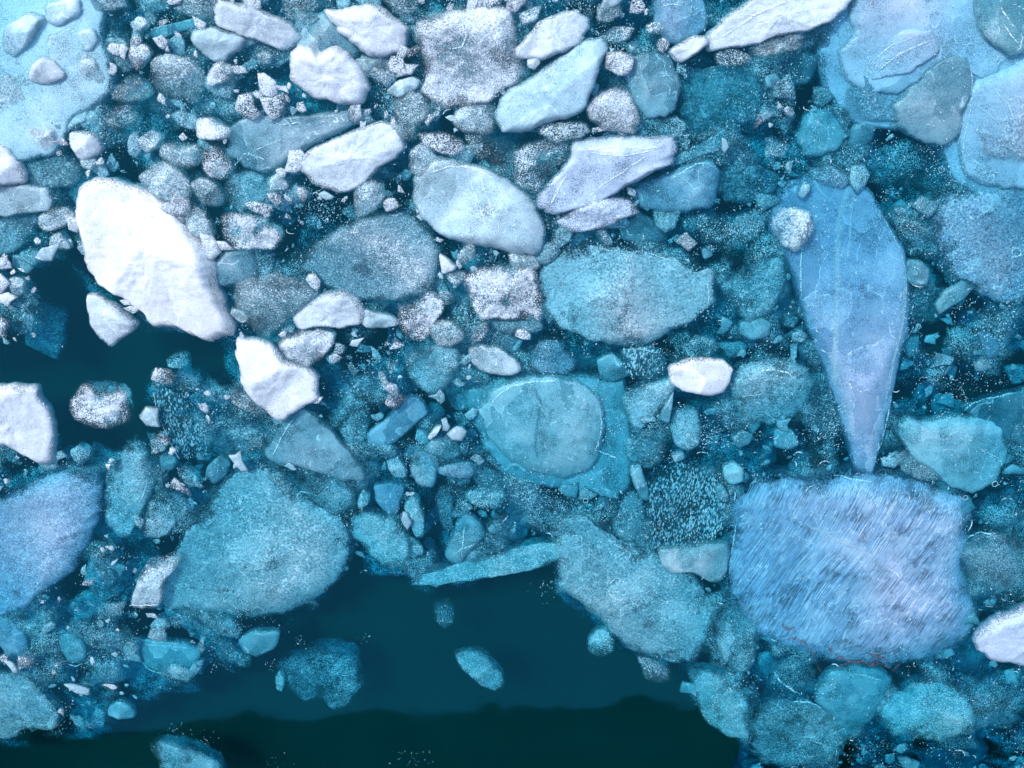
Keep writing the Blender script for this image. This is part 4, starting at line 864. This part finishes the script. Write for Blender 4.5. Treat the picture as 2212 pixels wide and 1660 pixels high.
o, c3 = crumbs('floating_brash_ice', 4600, 7, 40, -0.05, 0.015, [fixed_tint('f', 'W', .75, 'crumb_white'), fixed_tint('b', 'W', .72, 'crumb_froth'), fixed_tint('w', 'P', .8, 'crumb_pale'), MF[1], MF[2]], 33, -0.25, -0.05, 0.5)
tag(o, kind='stuff', label='pale crushed brash ice floating between the blocks of the upper left', category='brash ice')
def slush(name, level, tint, full, seed, thr, step, lab):
    # loose slush filling the space between the pieces: a lumpy bed of crystals with dark holes in it
    xs = np.arange(-480, 2700, step); ys = np.arange(-380, 1720, step)
    gx, gy = np.meshgrid(xs, ys); sh = gx.shape
    fx, fy = gx.ravel(), gy.ravel()
    jx = fx + 6 * fbm(fx * .02, fy * .02 + seed, 2); jy = fy + 6 * fbm(fx * .02 + seed, fy * .02, 2)
    m = brash_mask(jx + 25 * fbm(fx * .012 + seed, fy * .012, 3), jy + 25 * fbm(fx * .012, fy * .012 - seed, 3)).astype(float).reshape(sh)
    for _ in range(3):
        q = np.pad(m, 1, mode='edge'); m = (q[:-2, 1:-1] + q[2:, 1:-1] + q[1:-1, :-2] + q[1:-1, 2:] + 2 * m) / 6
    lump = fbm(fx * .02 + seed * 2, fy * .02 + 5, 4)
    hole = fbm(fx * .0075 + seed * 5, fy * .0075, 3)
    dens = np.clip((hole - thr) * 3.0, 0, 1) * np.clip((m.ravel() - .35) * 2.2, 0, 1)
    for ob, inf, lk in pieces.values():
        m_ = np.nonzero((abs(fx - inf['cen'][0]) < inf['rad'] * 3 + 20) & (abs(fy - inf['cen'][1]) < inf['rad'] * 3 + 20))[0]
        if len(m_) == 0: continue
        g = max(0.75, 1 - 9 / inf['rad'])
        hit = inside(inf['cen'][0] + (jx[m_] - inf['cen'][0]) / g, inf['cen'][1] + (jy[m_] - inf['cen'][1]) / g, inf['p'])
        dens[m_[hit]] = 0
    lee = np.clip((fx - 250) / 2000 * 0.75 + (fy + 100) / 1700 * 0.7 - 0.15, 0, 1)
    z = level * (0.45 + 0.55 * lee) + 0.07 * lump - 0.08 * (1 - dens)
    X, Y = to_water(jx, jy, level)
    nx_ = len(xs); idx = np.arange(fx.size).reshape(sh)
    a, b, c_, d = idx[:-1, :-1].ravel(), idx[:-1, 1:].ravel(), idx[1:, 1:].ravel(), idx[1:, :-1].ravel()
    keep = (dens[a] + dens[b] + dens[c_] + dens[d]) > 0.02
    F = np.stack([a, d, c_, b], 1)[keep]
    o = mesh_obj(name, np.stack([X, Y, z], 1), [tuple(int(i) for i in f) for f in F], fixed_tint('b', tint, full, name + '_ice'))
    at = o.data.attributes.new('rim', 'FLOAT', 'POINT'); at.data.foreach_set('value', dens.astype(np.float32))
    tag(o, kind='stuff', label=lab, category='slush')
slush('slush', -0.16, 'P', .58, 4, 0.0, 11, 'grey-teal slush of bubbles and crystals between the ice pieces')
slush('deep_slush', -0.50, 'C', .68, 9, -0.06, 14, 'dim teal slush lying deeper between the ice pieces')

def bubbles():
    r = np.random.default_rng(5)
    P = []
    # clusters seen in the clear ice: x, y, rx, ry, count, lean
    cl = [(480, 215, 50, 30, 220, .5), (830, 180, 40, 50, 160, 0), (840, 215, 30, 35, 140, 0), (690, 450, 85, 45, 420, .4), (1060, 565, 50, 30, 200, .3), (1210, 520, 30, 45, 170, 0), (1040, 715, 28, 35, 120, .5),
          (810, 800, 60, 50, 260, .9), (1000, 690, 25, 40, 100, 0), (1180, 1075, 60, 30, 220, -.5), (1130, 1055, 40, 30, 120, -.5), (1480, 1095, 80, 85, 420, 0), (1810, 900, 45, 60, 260, .7), (1790, 940, 30, 40, 120, .7),
          (2060, 830, 110, 60, 320, .3), (2150, 700, 60, 60, 200, .3), (1540, 935, 35, 45, 220, .2), (1395, 790, 40, 32, 150, 0), (1590, 500, 70, 35, 240, .6), (400, 860, 40, 30, 120, 0), (400, 920, 45, 60, 240, .1),
          (580, 1435, 14, 14, 16, .5), (645, 1388, 14, 14, 24, .5), (790, 1380, 22, 10, 12, 0), (958, 1330, 24, 28, 34, 0), (1180, 1270, 30, 25, 40, 0), (1350, 545, 60, 20, 100, 0), (100, 1440, 90, 60, 120, .4), (230, 1380, 90, 60, 130, .4),
          (375, 1580, 25, 20, 26, 0), (445, 1600, 25, 20, 30, 0), (210, 1240, 40, 40, 100, .6), (110, 1000, 60, 30, 160, .5), (500, 1340, 60, 40, 90, .4), (1880, 1620, 50, 35, 120, .4), (2035, 1440, 40, 30, 60, 0),
          (1230, 150, 40, 60, 60, 0), (1320, 100, 60, 50, 200, 0), (1250, 10, 60, 25, 220, .2), (1020, 0, 60, 20, 160, 0), (620, 100, 40, 30, 120, 0), (1630, 60, 25, 25, 90, 0), (1700, 330, 50, 40, 160, .4), (1900, 130, 40, 30, 120, .3), (2050, 370, 60, 35, 220, .7),
          (600, 1650, 30, 20, 14, 0), (880, 1640, 40, 25, 40, 0), (125, 745, 10, 12, 12, 0), (60, 690, 22, 35, 50, .2), (540, 870, 40, 35, 140, 0), (1050, 1090, 45, 25, 120, .2), (700, 560, 60, 40, 160, .3)]
    for x, y, rx, ry, n, lean in cl:
        a = r.normal(0, .55, (n, 2)); P.append(np.stack([x + a[:, 0] * rx, y + a[:, 1] * ry, np.full(n, lean)], 1))
    # fields of fine bubbles all through the brash
    n = 150000
    q = np.stack([r.uniform(-300, 2500, n), r.uniform(-250, 1900, n)], 1)
    f = fbm(q[:, 0] * .011 + 40, q[:, 1] * .011, 3)
    q = q[brash_mask(q[:, 0], q[:, 1]) & (f + 0.6 * fbm(q[:, 0] * .035, q[:, 1] * .035 + 30, 2) > 0.16)]
    lean = fbm(q[:, 0] * .003, q[:, 1] * .003 + 70, 2) * 3
    P.append(np.column_stack([q, lean]))
    P = np.concatenate(P); n = len(P)
    z = -0.01 - 0.22 * r.random(n) ** 1.5
    X, Y = to_water(P[:, 0], P[:, 1], z)
    s = (0.4 + 1.0 * r.random(n) ** 2) * PXM; e = r.uniform(1.0, 2.6, n)
    ux, uy = np.sin(P[:, 2]), np.cos(P[:, 2])
    oc = np.array([[0, 1, 0], [1, 0, 0], [0, -1, 0], [-1, 0, 0], [0, 0, 1], [0, 0, -1]], float)
    V = np.zeros((n, 6, 3))
    for k, (a, b, c_) in enumerate(oc):
        V[:, k, 0] = X + (a * uy + b * e * ux) * s; V[:, k, 1] = Y + (-a * ux + b * e * uy) * s; V[:, k, 2] = z + c_ * s
    base = np.array([(0, 3, 4), (3, 2, 4), (2, 1, 4), (1, 0, 4), (3, 0, 5), (2, 3, 5), (1, 2, 5), (0, 1, 5)])
    F = (base[None] + (np.arange(n) * 6)[:, None, None]).reshape(-1, 3)
    me = bpy.data.meshes.new('air_bubbles')
    me.vertices.add(n * 6); me.vertices.foreach_set('co', V.astype(np.float32).ravel())
    me.loops.add(F.size); me.loops.foreach_set('vertex_index', F.astype(np.int32).ravel())
    me.polygons.add(len(F)); me.polygons.foreach_set('loop_start', (np.arange(len(F)) * 3).astype(np.int32))
    me.polygons.foreach_set('use_smooth', np.ones(len(F), bool))
    me.materials.append(BUBBLE); me.update(); me.validate()
    o = bpy.data.objects.new('air_bubbles', me); COL.objects.link(o)
    tag(o, kind='stuff', label='fine white air bubbles trapped in the clear ice', category='bubbles')
    print('bubbles', n)
bubbles()

def curls():
    """short white arcs that paint curved highlights onto the wet ice"""
    r = np.random.default_rng(9)
    n = 900
    q = np.stack([r.uniform(-200, 2400, n), r.uniform(-200, 1800, n)], 1)
    pr = np.clip((q[:, 0] - 700) / 900, 0.06, 1) * (fbm(q[:, 0] * .008 + 9, q[:, 1] * .008, 3) > -0.05)
    q = q[brash_mask(q[:, 0], q[:, 1]) & (r.random(n) < pr)]
    verts, faces, rim = [], [], []
    for k, (x, y) in enumerate(q):
        rad = r.uniform(4, 15) if r.random() < .85 else r.uniform(15, 40)
        a0 = r.uniform(0, 6.28); sp = r.uniform(0.8, 2.6) if rad < 15 else r.uniform(0.4, 0.9)
        m = 7; th = a0 + np.linspace(0, sp, m); ww = r.uniform(0.7, 1.5) * np.sin(np.linspace(0.25, math.pi - 0.25, m))
        el = r.uniform(.5, 1)
        zz = None
        for key in CURL_KEYS:
            inf = pieces[key][1]
            if abs(x - inf['cen'][0]) < inf['rad'] * 2.2 and inside(np.array([x]), np.array([y]), inf['p'])[0]:
                zz = inf['topz'][((inf['top'] - (x, y)) ** 2).sum(1).argmin()] + 0.008
        if zz is None: zz = -0.03
        b = len(verts)
        for i in range(m):
            for s_ in (-1, 1):
                rr_ = rad + s_ * ww[i]
                X, Y = to_water(x + rr_ * math.cos(th[i]), y + rr_ * el * math.sin(th[i]), zz)
                verts.append((float(X), float(Y), zz)); rim.append(1.0)
            if i: faces.append((b + i * 2 - 2, b + i * 2 - 1, b + i * 2 + 1, b + i * 2))
    o = mesh_obj('highlight_curls', verts, faces, VEIN)  # arcs stand in for curled highlights on bubbles and wet ice
    at = o.data.attributes.new('rim', 'FLOAT', 'POINT'); at.data.foreach_set('value', np.array(rim, np.float32))
    tag(o, kind='stuff', label='short curled white highlights painted over the wet ice', category='melt lines')
CURL_KEYS = [k for k, v in pieces.items() if v[1]['rad'] > 35]
curls()

# round air bubbles big enough to pick out, resting on the wet ice
ring_bm = None
def big_bubble(x, y, rad, lab):
    global ring_bm
    if ring_bm is None:
        v, f = [], []
        R_, r_ = 1.0, 0.10; a, b = 20, 6
        for i in range(a):
            for j in range(b):
                t1, t2 = 2 * math.pi * i / a, 2 * math.pi * j / b
                v.append(((R_ + r_ * math.cos(t2)) * math.cos(t1), (R_ + r_ * math.cos(t2)) * math.sin(t1), r_ * math.sin(t2)))
                f.append((i * b + j, ((i + 1) % a) * b + j, ((i + 1) % a) * b + (j + 1) % b, i * b + (j + 1) % b))
        ring_bm = bpy.data.meshes.new('bubble_rim'); ring_bm.from_pydata(v, [], f); ring_bm.materials.append(BUBBLE_RIM)
        ring_bm.polygons.foreach_set('use_smooth', [True] * len(f))
    o = bpy.data.objects.new('air_bubble', ring_bm); COL.objects.link(o)
    z = 0.012
    for key, (ob, inf, lk) in pieces.items():
        if inside(np.array([x]), np.array([y]), inf['p'])[0]:
            z = max(z, inf['topz'][((inf['top'] - (x, y)) ** 2).sum(1).argmin()] + 0.01)
    X, Y = to_water(x, y, z)
    o.location = (float(X), float(Y), z); s = rad * PXM; o.scale = (s, s, s)
    o['label'] = lab; o['category'] = 'bubble'; o['group'] = 'round air bubbles on the wet ice'
for x, y, r_, lab in [(1265, 1082, 6, 'round air bubble below the domed teal slab'), (1390, 937, 4, 'left of two touching bubbles above a frosted teal chunk'), (1401, 938, 4, 'right of two touching bubbles above a frosted teal chunk'),
                      (1346, 899, 4, 'small air bubble beside the pale blue triangular chunk'), (2150, 1046, 7, 'round air bubble right of the speckled pale blue boulder'), (2086, 1076, 6, 'round air bubble below the speckled pale blue boulder'),
                      (1615, 1124, 5, 'upper air bubble on the left side of the streaked block'), (1606, 1134, 4, 'lower air bubble on the left side of the streaked block')]:
    big_bubble(x, y, r_, lab)

def algae():
    r = np.random.default_rng(12)
    for k, (pts, w, lab) in enumerate([('1690,1352 1700,1358 1715,1360', 9, 'short red algae scrap low on the streaked block'), ('1700,1382 1720,1378 1740,1392 1758,1415 1768,1440 1774,1458', 6, 'long red algae strand hanging below the streaked block'),
                                       ('1790,1400 1805,1415 1825,1428', 8, 'red algae strand at the lower edge of the streaked block'), ('1808,1445 1830,1432 1862,1430 1895,1440', 7, 'red algae strand above the scratched teal pebble'),
                                       ('1880,1415 1905,1420 1920,1432', 7, 'red algae tuft right of the scratched teal pebble'), ('1890,1425 1930,1450 1945,1435', 5, 'thin red algae strand below the streaked block')]):
        q = outline_of(pts)
        s = np.concatenate([[0], np.cumsum(np.hypot(*np.diff(q, axis=0).T))]); m = max(8, int(s[-1] / 2.5)); t = np.linspace(0, s[-1], m)
        q = np.stack([np.interp(t, s, q[:, 0]), np.interp(t, s, q[:, 1])], 1) + 5 * np.stack([fbm(t * .06 + k * 9, t * 0 + 2.2, 3), fbm(t * .06 + k * 9, t * 0 + 7.7, 3)], 1)
        ww = w * 0.5 * (0.3 + np.clip(.5 + 1.3 * fbm(t * .09 + k, t * 0, 3), 0, 1.4))
        verts, faces, rim = [], [], []
        inf = pieces['g09'][1]
        for i in range(m):
            z = max(0.012, float(inf['topz'][((inf['top'] - q[i]) ** 2).sum(1).argmin()]) + .012) if inside(q[i:i + 1, 0], q[i:i + 1, 1], inf['p'])[0] else -0.02
            for a, l in ((-1, 0), (0, .012), (1, 0), (0, -.006)):
                X, Y = to_water(q[i, 0], q[i, 1] + a * ww[i], z); verts.append((float(X), float(Y), z + l)); rim.append(1.0)
            if i:
                b = i * 4
                for j in range(4): faces.append((b - 4 + j, b + j, b + (j + 1) % 4, b - 4 + (j + 1) % 4))
        o = mesh_obj('algae_strand', verts, faces, ALGAE)
        at = o.data.attributes.new('rim', 'FLOAT', 'POINT'); at.data.foreach_set('value', np.array(rim, np.float32))
        o['label'] = lab; o['category'] = 'algae'; o['group'] = 'red algae strands by the streaked block'
algae()
